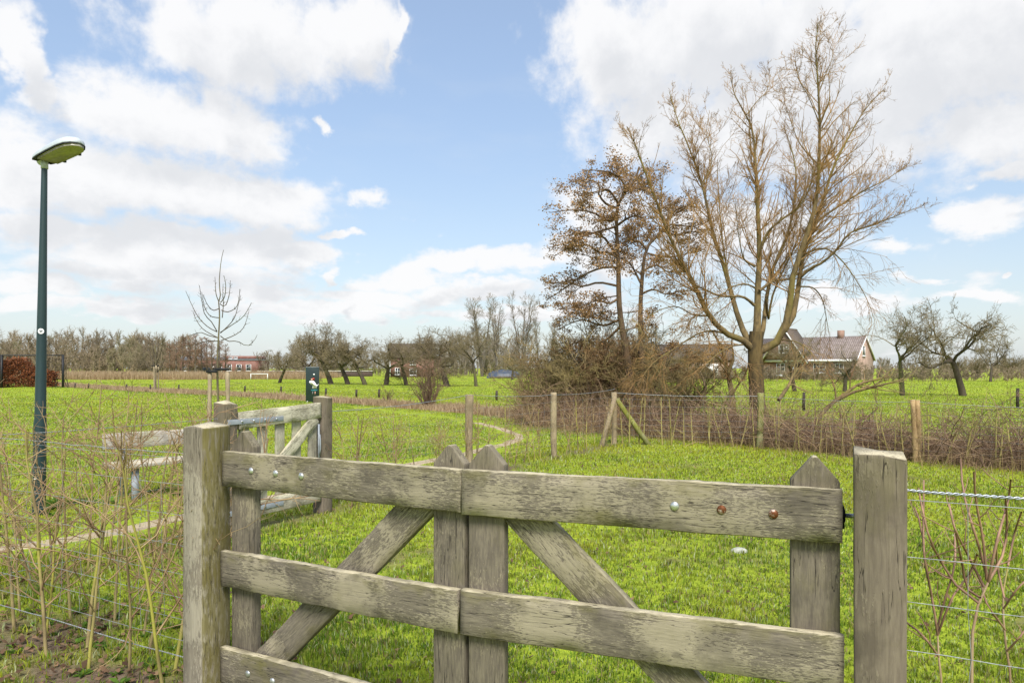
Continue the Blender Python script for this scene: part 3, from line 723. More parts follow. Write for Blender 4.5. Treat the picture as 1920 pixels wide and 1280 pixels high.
def post(name, label, corner, u, w, ztop, mat, peak=.004, group=None, cat='gate post'):
    """square post; corner = its front left corner on the ground, top slightly domed"""
    g_ = np.random.default_rng(int(abs(corner[0] * 1000))); n = 26; V = []; F = []
    zs = np.concatenate([np.linspace(-.15, ztop - .012, n - 2), [ztop - .004, ztop]])
    ring = []
    c = .012; hw = w / 2
    for (sx, sy) in ((-1, -1), (1, -1), (1, 1), (-1, 1)):
        a, b = (sx * hw, sy * hw), None
        if sx * sy > 0: ring += [(sx * hw, sy * (hw - c)), (sx * (hw - c), sy * hw)]
        else: ring += [(sx * (hw - c), sy * hw), (sx * hw, sy * (hw - c))]
    ring = []
    c = .005
    ring = [(-hw, -hw + c), (-hw + c, -hw), (0, -hw), (hw - c, -hw), (hw, -hw + c), (hw, 0), (hw, hw - c), (hw - c, hw), (0, hw), (-hw + c, hw), (-hw, hw - c), (-hw, 0)]
    S = len(ring); ph = g_.uniform(0, 6, S)
    for i, z in enumerate(zs):
        sc = 1 if i < n - 1 else .975
        for j, (x_, y_) in enumerate(ring):
            d = 1 + .010 * math.sin(z * 5 + ph[j]) + .006 * g_.normal() * (i < n - 2)
            dz = (.006 * math.sin(x_ * 30 + y_ * 11 + ph[0]) + .008 * (y_ / w)) if i >= n - 2 else 0
            V.append((x_ * sc * d, y_ * sc * d, z + dz))
    for i in range(n - 1):
        for j in range(S): F.append((i * S + j, i * S + (j + 1) % S, (i + 1) * S + (j + 1) % S, (i + 1) * S + j))
    V.append((0, 0, ztop + peak)); k = len(V) - 1
    T = [((n - 1) * S + j, (n - 1) * S + (j + 1) % S, k) for j in range(S)]
    me = mesh_np(name, np.array(V), [np.array(F), np.array(T)])
    o = obj(name, me, mat); n2 = np.array([-u[1], u[0]]); ctr_ = np.array(corner) + u * hw + n2 * hw
    o.location = (ctr_[0], ctr_[1], 0); o.rotation_euler = (0, 0, math.atan2(u[1], u[0]))
    return tag(o, label, cat, group)
cornL = P0 - .02 * uL - .070 * nL - .135 * uL
post('gate_post', 'thick square gate post with mossy green right side, left of the wooden field gate', cornL, uL, .135, 1.205, wood_post_green)
a26 = math.radians(-26); uP = np.array([math.cos(a26), math.sin(a26)])
post('gate_post', 'thick square grey gate post standing right of the wooden field gate', np.array([.9455, 1.888]), uP, .128, 1.213, wood_post_grey)

# ------------------------------------------------------------------ rear gate (picket gate) and its posts
wF = FW; nF = np.array([-FW[1], FW[0]])     # nF points left (outside)
th_r = math.atan2(FW[1], FW[0])
post('gate_post', 'thick weathered post with a rounded top, left of the rear picket gate', RG_L - FW * .07 + nF * -.07, FW, .14, 1.145, wood_post_grey, .03)
post('gate_post', 'thick cracked post in front of the black sign, right of the rear picket gate', RG_R - FW * .07 + nF * -.07, FW, .135, 1.160, wood_post_grey, .012)
GW = float(np.linalg.norm(RG_R - RG_L)) - .17
go3 = RG_L + FW * .085
rg = thing('picket_gate', 'small wooden picket gate with grey strap hinges, between the two rear posts', 'gate', (go3[0], go3[1], 0), th_r)
# local x along the gate, local -y is the lawn side (towards the camera)
zA, zB = 1.02, 1.06
board('rail', (0, .99), (GW, 1.035), .15, .03, -.055, wood_rear, rg, 71)
board('rail', (0, .20), (GW, .205), .14, .03, -.055, wood_rear, rg, 72)
for k in range(5):
    x0 = .03 + k * (GW - .16) / 4
    mb = MB(); mb.box((-.05, -.011, 0), (.05, .011, .905)); o = mb.build('picket', wood_picket, rg, bevel=.003); o.location = (x0 + .05, -.025, .145)
board('brace', (.10, .27), (GW - .06, .96), .11, .026, -.056, wood_rear, rg, 73)
for z0 in (.985, .20):
    mb = MB(); mb.box((-.12, -.078, z0 - .022), (GW * .5, -.0715, z0 + .022))
    sh = mb.build('strap_hinge', galv_flat, rg, bevel=.001)
    for q in range(4):
        mb = MB(); mb.tube([(.02 + q * GW * .13, -.079, z0), (.02 + q * GW * .13, -.086, z0)], .009, 8); mb.build('bolt', bolt_m, sh)
mb = MB(); mb.box((GW - .05, -.085, .50), (GW - .035, -.072, .90)); mb.tube([(GW - .043, -.09, .60), (GW - .043, -.10, .66), (GW - .043, -.10, .74), (GW - .043, -.09, .80)], .007, 8)
mb.build('latch', galv_flat, rg)

# ------------------------------------------------------------------ wire fences
def round_post(mb, x, y, z0, z1, r, lean=(0, 0), seed=0):
    g_ = np.random.default_rng(seed); K = 9; t_ = np.linspace(0, 1, K)
    pts = np.stack([x + lean[0] * t_ + .006 * np.sin(t_ * 5 + seed), y + lean[1] * t_, z0 + (z1 - z0) * t_], 1)
    mb.tube(pts, r * (1 + .07 * g_.normal(size=K)), 10)
def wire_line(mb, pts, r, twist=False, sag=.02, N=None):
    pts = np.asarray(pts, float)
    out = []
    for a, b in zip(pts[:-1], pts[1:]):
        L = np.linalg.norm(b - a); n = max(8, int(L / .12)) if N is None else N
        t_ = np.linspace(0, 1, n, endpoint=False)[:, None]; q = a + (b - a) * t_; q[:, 2] -= (sag * L / 2.5 * 4 * t_ * (1 - t_))[:, 0]; out.append(q)
    q = np.vstack(out + [pts[-1][None]])
    q[:, 2] += rng.normal(0, .0012, len(q))
    if not twist: mb.tube(q, r, 5, False)
    else:
        Ls = np.concatenate([[0], np.cumsum(np.linalg.norm(np.diff(q, axis=0), axis=1))]); n = int(Ls[-1] / .0045) + 8; n = min(n, 1500)
        s = np.linspace(0, Ls[-1], n); c = np.stack([np.interp(s, Ls, q[:, j]) for j in range(3)], 1)
        d = nrm(c[-1] - c[0]); sd_ = nrm(np.cross(d, [0, 0, 1.])); ph = s / .034 * 2 * np.pi
        off = sd_[None] * np.cos(ph)[:, None] * r + np.array([[0, 0, 1.]]) * np.sin(ph)[:, None] * r
        mb.tube(c + off, r * .95, 4, False); mb.tube(c - off, r * .95, 4, False)

def netting(mb, line, zs, r, step=.15, jit=.006, sag=.004):
    line = [np.array(p) for p in line]
    for z in zs:
        wire_line(mb, [(*p, z + gz(*p) * 0) for p in line], r, False, sag)
    for a, b in zip(line[:-1], line[1:]):
        L = np.linalg.norm(b - a); n = int(L / step)
        for k in range(1, n):
            p = a + (b - a) * k / n; z = np.array(sorted(zs)); o = rng.normal(0, jit, (len(z), 2))
            mb.tube(np.column_stack([p[0] + o[:, 0], p[1] + o[:, 1], z]), r * .8, 4, False)

# front left run
f = thing('wire_fence', 'galvanised netting fence running left from the mossy gate post', 'fence', (0, 0, 0))
cl = P0 - .09 * uL + .01 * nL; ce = FRONT_LEFT_END
cm = (cl + ce) / 2
mb = MB(); netting(mb, [cl, cm, ce], [.935, .80, .665, .54, .435, .34, .245], .0011); mb.build('netting', wire_m, f, smooth=True)
mb = MB(); wire_line(mb, [(*cl, 1.075), (*cm, 1.07), (*ce, 1.07)], .0014, True, .006); wire_line(mb, [(*cl, 1.055), (*cm, 1.05), (*ce, 1.05)], .0011, False, .01); mb.build('top_wire', wire_m, f, smooth=True)
mb = MB(); wire_line(mb, [(*(cl + nL * .05), .145), (*cm, .17), (*ce, .16)], .0017, True, .012); mb.build('bottom_wire', wire_m, f, smooth=True)
mb = MB(); round_post(mb, ce[0], ce[1], -.1, 1.2, .045, seed=4); mb.build('post', wood_fence_post, f)
# front right run
f = thing('wire_fence', 'galvanised netting fence with twisted top wire, running right from the grey gate post', 'fence', (0, 0, 0))
ca = np.array([1.045, 1.93]); cb = FRONT_RIGHT_END
mb = MB(); netting(mb, [ca + .03 * uP, cb], [1.083, .925, .80, .665, .54, .435, .33, .235], .0013, .17, .004); mb.build('netting', wire_m, f, smooth=True)
mb = MB(); wire_line(mb, [(*ca, 1.112), (*cb, 1.105)], .0027, True, .004); mb.build('top_wire', galv, f, smooth=True)
mb = MB(); round_post(mb, cb[0], cb[1], -.1, 1.2, .045, seed=5); mb.build('post', wood_fence_post, f)
# side run left of the rear gate
f = thing('wire_fence', 'wire fence running from the left rear gate post towards the street lamp', 'fence', (0, 0, 0))
sl = RG_L - FW * .08; se = RG_L - FW * 2.15; se2 = RG_L - FW * 4.6
mb = MB(); netting(mb, [sl, se, se2], [.88, .75, .62, .50, .40, .31, .22], .0010); mb.build('netting', wire_m, f, smooth=True)
mb = MB(); wire_line(mb, [(*sl, 1.02), (*se, 1.02), (*se2, 1.02)], .0018, True, .012); mb.build('top_wire', galv, f, smooth=True)
mb = MB(); wire_line(mb, [(*sl, .10), (*se, .12), (*se2, .1)], .0014, True, .02); mb.build('bottom_wire', wire_m, f, smooth=True)
mb = MB(); round_post(mb, se2[0], se2[1], -.1, 1.15, .05, seed=6); mb.build('post', wood_fence_post, f)
# side run right of the rear gate up to the braced corner
f = thing('wire_fence', 'wire fence from the right rear gate post up to the braced corner post', 'fence', (0, 0, 0))
ln = [RG_R + FW * .08] + [np.array(p) for p in F_SIDE] + [FC]
ztop = [1.01, 1.09, 1.02, 1.05]
mb = MB(); netting(mb, ln, [.9, .76, .62, .5, .4, .3, .2], .0011, .3); mb.build('netting', wire_m, f, smooth=True)
mb = MB(); wire_line(mb, [(p[0], p[1], z) for p, z in zip(ln, ztop)], .0023, True, .03); mb.build('top_wire', galv, f, smooth=True)
mb = MB(); round_post(mb, F_SIDE[0][0], F_SIDE[0][1], -.2, 1.09, .055, (.0, 0), 8); mb.build('post', wood_fence_post, f)
mb = MB(); round_post(mb, F_SIDE[1][0], F_SIDE[1][1], -.2, 1.055, .052, (-.02, 0), 9); mb.build('post', wood_fence_post, f)
# far run
f = thing('wire_fence', 'wire fence across the far end of the lawn, right of the braced corner', 'fence', (0, 0, 0))
ln = [FC] + [np.array(p) for p in F_FAR]
mb = MB(); netting(mb, ln, [.86, .73, .6, .48, .38, .28, .18], .0012, .3); mb.build('netting', wire_m, f, smooth=True)
mb = MB(); wire_line(mb, [(p[0], p[1], z) for p, z in zip(ln, [.98, .945, .925, .92])], .0023, True, .03); mb.build('top_wire', galv, f, smooth=True)
mb = MB(); round_post(mb, FC[0], FC[1], -.2, .99, .050, (-.02, 0), 10); mb.build('post', wood_fence_post, f)
mb = MB(); round_post(mb, F_FAR[0][0], F_FAR[0][1], -.2, 1.0, .058, (.03, 0), 11); o = mb.build('post', wood_fence_green, f); o['label'] = 'mossy yellow-green fence post'
mb = MB(); x_, y_ = F_FAR[1]
round_post(mb, x_ - .03, y_, -.2, .96, .038, (-.045, 0), 12); round_post(mb, x_ + .035, y_ + .01, -.2, .955, .038, (-.03, 0), 13); o = mb.build('post', wood_fence_tan, f); o['label'] = 'split tan fence post'
mb = MB(); round_post(mb, F_FAR[2][0], F_FAR[2][1], -.2, 1.0, .05, (0, 0), 14); mb.build('post', wood_fence_post, f)
for (bx, by) in ((FC[0] - .36, FC[1] - .55), (FC[0] + .68, FC[1] - .19)):
    mb = MB(); mb.tube([(bx, by, -.1), (FC[0] + (bx - FC[0]) * .04, FC[1] + (by - FC[1]) * .06, .86)], [.05, .045], 10); mb.build('corner_brace', wood_fence_green if bx > FC[0] else wood_fence_post, f)

# ------------------------------------------------------------------ young hedge plants
def whip_proto(hgt, nb, bush, r0, seed, nt_=6, lean=.1, straight=.12):
    global rng
    keep_ = rng; rng = np.random.default_rng(seed)
    K = 9; t_ = np.linspace(0, 1, K); l = rng.normal(0, lean, 2)
    wob = np.cumsum(rng.normal(0, straight * hgt / K * .8, (K, 2)), 0)
    st = np.stack([l[0] * t_ * hgt + wob[:, 0] * t_, l[1] * t_ * hgt + wob[:, 1] * t_, hgt * t_ - .03], 1)[None]
    R = (r0 * (1 - .6 * t_))[None]
    b1, r1 = grow(st, R, nb, (.22, 1), (48, 14), (.25, .6) if bush else (.12, .3), .45, 6, .35, .45, .62, .4, .0022)
    b2, r2 = grow(b1, r1, nt_, (.15, 1), (50, 18), (.22, .55), .3, 4, .1, .5, .65, .5, .0016)
    rng = keep_
    return st, R, b1, r1, b2, r2
def add_whip(name, label, cat, loc, pro, msx, mtx, group=None, S=6, rz=0, merged=False):
    st, R, b1, r1, b2, r2 = pro
    if merged:
        return tag(obj(name, tube_mesh(name, [(st, R, S), (b1, r1, 3), (b2, r2, 3)]), msx, None, loc), label, cat, group)
    t_ = thing(name, label, cat, loc, rz, group)
    obj('stem', tube_mesh('stem', [(st, R, S)]), msx, t_); obj('twigs', tube_mesh('twigs', [(b1, r1, 4), (b2, r2, 3)]), mtx, t_)
    return t_

# left foreground: bushy plants along the front netting, each its own shape
fl = [(0.06, .05, 1.16), (.20, -.03, 1.22), (.36, .12, 1.05), (.56, .03, 1.15), (.80, -.02, 1.12), (1.02, .10, 1.2), (1.22, .0, 1.1), (1.42, .12, 1.15), (.46, .34, 1.12), (.95, .36, 1.1), (1.3, .42, 1.15), (1.62, .06, 1.15), (1.85, .2, 1.1), (.70, .22, 1.18), (1.12, -.04, 1.16), (.30, .30, 1.0), (1.52, .30, 1.2), (2.05, .05, 1.15), (.62, .55, 1.0)]
desc = ['twiggy hedge plant nearest the mossy gate post', 'yellow-stemmed twiggy hedge plant second from the mossy gate post', 'forked twiggy hedge plant against the netting, in front of the bench',
        'brown twiggy hedge plant in the netting, below the left end of the bench', 'bright yellow-barked hedge plant in the front left netting', 'spreading twiggy hedge plant in front of the street lamp base',
        'twiggy hedge plant left of the street lamp base in the front row', 'thin twiggy hedge plant close to the left edge of the photo', 'twiggy hedge plant standing behind the netting near the mossy post', 'twiggy hedge plant behind the netting in the middle of the left corner',
        'twiggy hedge plant behind the netting below the street lamp', 'hedge plant with brown stem at the far left edge', 'hedge plant behind the netting at the far left edge',
        'slender tan hedge plant behind the bright yellow-barked one', 'leaning tan hedge plant between the street lamp and the netting', 'low tan hedge plant in the gap below the bench leg', 'tall tan hedge plant left of the street lamp, second row', 'outermost hedge plant at the left edge, cut off by the photo', 'short tan hedge plant growing nearest the sandy path']
for k, (s, o_, hh) in enumerate(fl):
    p = P0 - uL * (.12 + s) + nL * o_
    pro = whip_proto(hh, 9 + (k % 3) * 2, True, .0070 + .0013 * (k % 3), 100 + k, 5)
    add_whip('hedge_plant', desc[k], 'hedge plant', (p[0], p[1], gz(*p)), pro, whip_m, whip_twig, 'young hedge plants along the front netting', 7)
# side fence left of the rear gate
protos = []
for k in range(7):
    protos.append((whip_proto(1.0 + .06 * k, 9 + k % 4, True, .009, 200 + k, 4), None))
lab = 'bushy young hedge plant in the row along the wire fence left of the rear gate'
first = {}
for k in range(15):
    q = RG_L - FW * (.18 + k * .17 + rng.uniform(-.05, .05)) + nF * rng.normal(0, .05); loc = (q[0], q[1], gz(*q)); i_ = k % 7
    if i_ not in first: first[i_] = add_whip('hedge_plant', lab, 'hedge plant', loc, protos[i_][0], whip_m, whip_twig, 'hedge plants left of the rear gate', 5)
    else: dup(first[i_], loc, rng.uniform(0, 6), rng.uniform(.85, 1.1))
# side fence right of the rear gate
lab = 'thin young hedge plant in the row between the rear gate and the fence corner'
srun = resample([(*(RG_R + FW * .25), 0), (*F_SIDE[0], 0), (*F_SIDE[1], 0), (*FC, 0)], 34)
first2 = {}
for k in range(33):
    q = srun[k][:2] + rng.normal(0, .09, 2); loc = (q[0], q[1], gz(*q)); i_ = k % 6
    if i_ not in first2:
        first2[i_] = add_whip('hedge_plant', lab, 'hedge plant', loc, whip_proto(.95, 9, True, .010, 300 + i_, 4, .12), whip_m, whip_twig, 'hedge plants right of the rear gate', 4)
        first2[i_].rotation_euler[2] = rng.uniform(0, 6)
    else: dup(first2[i_], loc, rng.uniform(0, 6), rng.uniform(.7, 1.12))
# far run: straight yellowish whips
lab = 'straight yellowish young whip in the row along the far wire fence'
frun = resample([(*FC, 0), (*F_FAR[0], 0), (*F_FAR[1], 0), (*F_FAR[2], 0)], 47)
first3 = {}
for k in range(1, 46):
    q = frun[k][:2] + rng.normal(0, .06, 2); loc = (q[0], q[1], gz(*q)); i_ = k % 7
    if i_ not in first3:
        first3[i_] = add_whip('hedge_whip', lab, 'hedge plant', loc, whip_proto(.92, 6, False, .015, 400 + i_, 2, .10, .06), whip_far_m, whip_twig, 'whips along the far fence', 4, merged=True)
    else: dup(first3[i_], loc, rng.uniform(0, 6), (1, 1, rng.uniform(.72, 1.08)))
# right foreground shrubs, traced
def traced_shrub(label, d, main, side, seed, r0=.0066):
    global rng
    kr = rng; rng = np.random.default_rng(seed)
    b = P(*main[0], d); b0 = np.array([b[0], b[1], gz(b[0], b[1])])
    t_ = thing('garden_shrub', label, 'shrub', b0, 0, 'bare shrubs by the right fence')
    pts = [np.array([b0[0] - b0[0], 0, -.03])] + [P(x_, y_, d + .02 * i) - b0 for i, (x_, y_) in enumerate(main)]
    L = [limb(pts, r0, r0 * .5, 12)]
    sl = [limb([P(x_, y_, d + random.uniform(-.05, .05) * (i + .3)) - b0 for i, (x_, y_) in enumerate(s)], r0 * .6, .0026, 8) for s in side]
    S_, R_2 = stack(sl)
    tw, tr = grow(S_, R_2, 3, (.15, .9), (48, 15), (.15, .4), .4, 5, .25, .3, .6, .6, .0017)
    obj('stem', tube_mesh('stem', [(*stack(L), 8)]), pink_bark, t_)
    obj('branches', tube_mesh('branches', [(S_, R_2, 6), (tw, tr, 4)]), pink_twig, t_); rng = kr
    return t_
traced_shrub('bare shrub with a thick forked stem in the netting, second from the grey post', 1.98, [(1822, 1290), (1824, 1180), (1835, 1130), (1853, 1090)],
             [[(1853, 1090), (1840, 1040), (1822, 980), (1806, 920), (1801, 860)], [(1853, 1090), (1880, 1040), (1888, 985), (1885, 930)], [(1835, 1130), (1800, 1105), (1770, 1062), (1740, 1000), (1722, 915)],
              [(1845, 1100), (1815, 1040), (1790, 990), (1780, 945)], [(1853, 1090), (1870, 1010), (1890, 940), (1895, 900)], [(1850, 1085), (1843, 1010), (1830, 940), (1826, 885)], [(1838, 1120), (1812, 1100), (1805, 1060), (1792, 1000)]], 5)
traced_shrub('bare reddish shrub leaning right, nearest the grey gate post', 2.05, [(1765, 1290), (1760, 1230), (1758, 1190)],
             [[(1758, 1190), (1748, 1120), (1735, 1060), (1728, 990), (1714, 950)], [(1758, 1190), (1785, 1120), (1815, 1080), (1832, 1040)], [(1752, 1150), (1742, 1090), (1732, 1030), (1732, 900)], [(1760, 1230), (1730, 1190), (1702, 1168), (1680, 1150)],
              [(1757, 1180), (1775, 1110), (1790, 1060), (1790, 1000)]], 6, .0055)
traced_shrub('thin bare shrub at the right edge of the photo', 2.1, [(1895, 1290), (1885, 1200), (1880, 1120), (1890, 1060)],
             [[(1890, 1060), (1902, 1000), (1915, 960)], [(1882, 1140), (1910, 1100), (1935, 1080)], [(1885, 1180), (1850, 1130), (1838, 1080)], [(1883, 1120), (1870, 1060), (1868, 1010)], [(1888, 1220), (1915, 1190), (1935, 1160)]], 7, .005)

# ------------------------------------------------------------------ street lamp
lx, ly = -4.68, 6.75
lp = thing('street_lamp', 'dark green street lamp post with a flat grey lamp head', 'street lamp', (lx, ly, gz(lx, ly)))
topx = .058
mb = MB(); zs = np.array([-.2, 0, .5, .9, .95, 2, 3, 3.46, 3.5]); mb.tube(np.stack([topx * zs / 3.5, 0 * zs, zs], 1), [.058, .058, .057, .056, .050, .041, .030, .026, .024], 20); mb.build('pole', lamp_pole_m, lp, smooth=True)
ax = nrm(np.array([.90, -.43, .16])); sd2 = nrm(np.cross(ax, [0, 0, 1.])); up2 = np.cross(sd2, ax)
base_h = np.array([topx - .045, .02, 3.50])
def head_pt(t_, s_, h_): return base_h + ax * t_ + sd2 * s_ + up2 * h_
prof = [(0, .085, .035), (.03, .098, .05), (.10, .108, .06), (.25, .115, .075), (.42, .118, .08), (.52, .105, .07), (.58, .07, .05), (.605, .02, .02)]
V = []; S = 13
for (t_, w_, h_) in prof:
    for j in range(S):
        a = math.pi * j / (S - 1); V.append(head_pt(t_, w_ * math.cos(a), h_ * math.sin(a) ** .8 + .012))
    V.append(head_pt(t_, -w_, 0)); V.append(head_pt(t_, w_, 0))
S2 = S + 2; F = []
for i in range(len(prof) - 1):
    for j in range(S2): F.append((i * S2 + j, i * S2 + (j + 1) % S2, (i + 1) * S2 + (j + 1) % S2, (i + 1) * S2 + j))
me = mesh_np('lamp_head', np.array(V), [np.array(F), np.array([list(range(S2))[::-1]]), np.array([[(len(prof) - 1) * S2 + j for j in range(S2)]])])
hd = obj('lamp_head', me, lamp_head_m, lp)
def slab(name, ins, z0, z1, mat, t0=.0, par=hd):
    o_ = [(t_, max(w_ - ins, .004)) for (t_, w_, h_) in prof if t_ >= t0]
    rim = [head_pt(t_, w_, z0) for t_, w_ in o_] + [head_pt(t_, -w_, z0) for t_, w_ in o_[::-1]]
    rim2 = [p + up2 * (z1 - z0) for p in rim]; n = len(rim); V = np.array(rim + rim2)
    F = np.array([(i, (i + 1) % n, n + (i + 1) % n, n + i) for i in range(n)])
    return obj(name, mesh_np(name, V, [F, np.array([list(range(n))]), np.array([list(range(2 * n - 1, n - 1, -1))])]), mat, par)
slab('seal', -.004, -.010, -.001, black_m); slab('diffuser', .012, -.032, -.0105, diff_m, .04)
for t_ in (.14, .38):
    mb = MB(); c = head_pt(t_, -.14, 0); mb.box(tuple(c - .014), tuple(c + .014)); mb.build('clip', black_m, hd, bevel=.004)
mb = MB(); mb.tube([head_pt(-.015, 0, .0), head_pt(.05, 0, .0)], .04, 12); mb.tube([(topx, 0, 3.42), (topx, 0, 3.51)], .032, 12); mb.build('collar', lamp_head_m, lp, smooth=True)
# round white sticker with a grey emblem, wrapped on the pole
zst = H - (621 - 690) * 6.75 / 1280
def sticker(name, r, lift, mat, par, shape=None):
    pr = .0445 + lift; V = []; n = 28; cx = topx * zst / 3.5
    pts = shape or [(r * math.cos(2 * math.pi * i / n), r * math.sin(2 * math.pi * i / n)) for i in range(n)]
    for (a, b) in pts:
        an = -math.pi / 2 + a / pr + .45; V.append((cx + pr * math.cos(an), pr * math.sin(an), zst + b))
    return obj(name, mesh_np(name, np.array(V), [np.array([list(range(len(pts)))])]), mat, par)
st = sticker('sticker', .027, .003, white_m, lp)
sticker('emblem', .01, .0045, grey_mark_m, st, [(-.016, .008), (-.010, .012), (0, .006), (.010, .012), (.016, .008), (.0, -.016)])
mb = MB(); mb.box((-.006, -.0625, .36), (.018, -.0565, .372)); mb.build('number_plate', white_m, lp)

# ------------------------------------------------------------------ bench
ud = nrm(np.array([.70, .71])); bo = np.array([-4.57, 7.62])
bn = thing('park_bench', 'weathered wooden bench on grey steel legs beyond the netting', 'bench', (bo[0], bo[1], gz(*bo)), math.atan2(ud[1], ud[0]))
board('backrest', (0, .625), (1.5, .625), .175, .045, 0, wood_bench, bn, 81)
for k in range(4): board('seat_slat', (-.02, .385), (1.5, .385), .04, .092, -.12 - k * .10, wood_bench, bn, 82 + k, 20, .001)
for x_ in (.22, 1.28):
    mb = MB(); mb.box((x_ - .035, .025, -.1), (x_ + .035, .045, .70)); mb.box((x_ - .035, -.44, .345), (x_ + .035, .025, .363)); mb.box((x_ - .035, -.40, -.1), (x_ + .035, -.36, .345))
    mb.build('leg', galv_flat, bn)

# ------------------------------------------------------------------ sign panel
sx_, sy_ = (586 - 960) / 1280 * 27.4, 27.4
sg = thing('sign_panel', 'tall black-green panel with a small white figure, standing behind the rear gate post', 'sign', (sx_, sy_, gz(sx_, sy_)), .18)
mb = MB(); mb.box((-.26, -.03, -.1), (.26, .03, 1.41)); mb.build('panel', sign_m, sg, bevel=.006)
mb = MB(); mb.box((-.262, -.032, 1.411), (.262, .032, 1.425)); mb.build('cap', galv_flat, sg)
def flat(name, pts, mat, y=-.034, par=sg):
    mb = MB(); mb.poly_prism(pts[::-1], y, y + .003); return mb.build(name, mat, par)
def circ(cx, cz, r, n=14): return [(cx + r * math.cos(2 * math.pi * i / n), cz + r * math.sin(2 * math.pi * i / n)) for i in range(n)]
def spx(px_, py_): return ((px_ - 226) / 372 * .52 - .26, 1.41 - (py_ - 205) / 1010 * 1.41)      # from the enlarged photograph
flat('printed_ball', circ(*spx(455, 413), .034), white_m)
flat('printed_jacket', [spx(*q) for q in [(330, 600), (400, 590), (450, 600), (500, 670), (530, 725), (585, 683), (580, 705), (535, 750), (535, 805), (460, 815), (400, 805), (420, 760), (412, 690), (380, 715), (350, 670), (318, 645)]], white_m, -.035)
flat('printed_hair', circ(*spx(435, 545), .058), red_m, -.036); flat('printed_face', circ(*spx(395, 560), .042), skin_m, -.0375)
flat('printed_skirt', [spx(*q) for q in [(372, 842), (550, 842), (550, 895), (372, 895)]], teal_m, -.035)
flat('printed_leg', [spx(*q) for q in [(405, 905), (430, 905), (430, 985), (405, 985)]], grey_mark_m, -.035); flat('printed_leg', [spx(*q) for q in [(475, 905), (500, 905), (492, 990), (475, 990)]], skin_m, -.036)
flat('printed_mark', circ(*spx(274, 1190), .02), white_m, -.035)

# ------------------------------------------------------------------ staked saplings
def sapling(d, base_px, limbs_px, name_label, trunk_px, r0, seed, lf=1.0):
    global rng
    kr = rng; rng = np.random.default_rng(seed)
    b = P(base_px[0], base_px[1], d); b0 = np.array([b[0], b[1], gz(b[0], b[1])])
    t_ = thing('sapling_tree', name_label, 'young tree', b0)
    tk = [np.array([0, 0, -.05])] + [P(*q, d) - b0 for q in trunk_px]
    tr = limb(tk, r0, .006, 24)
    lm = [limb([P(x_, y_, d + dd * i / 3) - b0 for i, (x_, y_) in enumerate(q)], .014 * lf, .0055 * lf, 10) for q, dd in limbs_px]
    S_, R_2 = stack(lm)
    tw, twr = grow(S_, R_2, 9, (.3, 1), (50, 15), (.06, .16), .3, 4, .2, .4, .6, .6, .0035)
    obj('trunk', tube_mesh('trunk', [(*stack([tr]), 9)]), sapling_m, t_)
    obj('crown', tube_mesh('crown', [(S_, R_2, 5), (tw, twr, 3)]), orchard_bark, t_); rng = kr; return b0
D1 = 18.3
def zq(a, b): return (340 + a / 4.569, 460 + b / 4.569)
lim = [([zq(305, 740), zq(230, 700), zq(150, 620), zq(90, 510), zq(38, 390)], .4), ([zq(305, 735), zq(255, 650), zq(200, 590), zq(175, 470), zq(155, 345)], -.4), ([zq(325, 620), zq(250, 605), zq(200, 530), zq(175, 400)], .3),
       ([zq(325, 540), zq(270, 555), zq(220, 500), zq(185, 420)], -.3), ([zq(330, 500), zq(375, 520), zq(410, 420), zq(420, 300)], .3), ([zq(335, 490), zq(370, 440), zq(380, 340), zq(365, 260)], -.2), ([zq(320, 480), zq(298, 420), zq(292, 350), zq(288, 270)], .3),
       ([zq(345, 555), zq(400, 570), zq(470, 530), zq(495, 450), zq(500, 375)], -.3), ([zq(335, 750), zq(400, 690), zq(455, 620), zq(485, 520), zq(510, 425)], .5), ([zq(335, 745), zq(420, 690), zq(520, 620), zq(570, 550), zq(600, 490)], -.4),
       ([zq(335, 775), zq(400, 820), zq(480, 820), zq(560, 860), zq(620, 820), zq(650, 765)], .3), ([zq(340, 815), zq(430, 780), zq(500, 740), zq(545, 680), zq(580, 560)], .5), ([zq(310, 790), zq(230, 770), zq(165, 745), zq(80, 770), zq(0, 800)], -.3), ([zq(310, 790), zq(190, 720), zq(130, 640), zq(100, 570)], .5),
       ([zq(310, 820), zq(220, 820), zq(100, 850), zq(0, 865)], .2), ([zq(350, 620), zq(360, 500), zq(355, 400), zq(358, 330)], .1)]
sb = sapling(D1, (410, 792), lim, 'bare young tree with upswept branches tied between two stakes', [(408, 720), zq(310, 1000), zq(318, 800), zq(328, 600), zq(320, 480), zq(335, 420), zq(325, 320), zq(335, 180), zq(345, 110), zq(362, 38)], .036, 3)
def stake(label, x_, d, ztop, r, strap_to=None, group='tree stakes', zs=None):
    X = (x_ - 960) / 1280 * d; z0 = gz(X, d)
    t_ = thing('tree_stake', label, 'tree stake', (X, d, z0), 0, group)
    mb = MB(); round_post(mb, 0, 0, -.1, ztop - z0, r, seed=int(x_)); mb.build('pole', stake_m, t_)
    if strap_to is not None:
        mb = MB(); zz = (zs or ztop - .10) - z0; s_ = 1 if strap_to > X else -1
        mb.box((-.06 * 1, -r - .02, zz - .035), (abs(strap_to - X) + .04, -r - .008, zz + .035), Matrix.Rotation(0, 4, 'Z') if s_ > 0 else Matrix.Scale(-1, 4, (1, 0, 0)))
        mb.build('strap', rubber_m, t_)
stake('pale stake with a black strap, left of the young tree behind the rear gate', 393, 18.2, H - .11, .055, sb[0], zs=1.36)
stake('pale stake with a black strap, right of the young tree behind the rear gate', 427, 18.25, H - .10, .055, sb[0], zs=1.42)
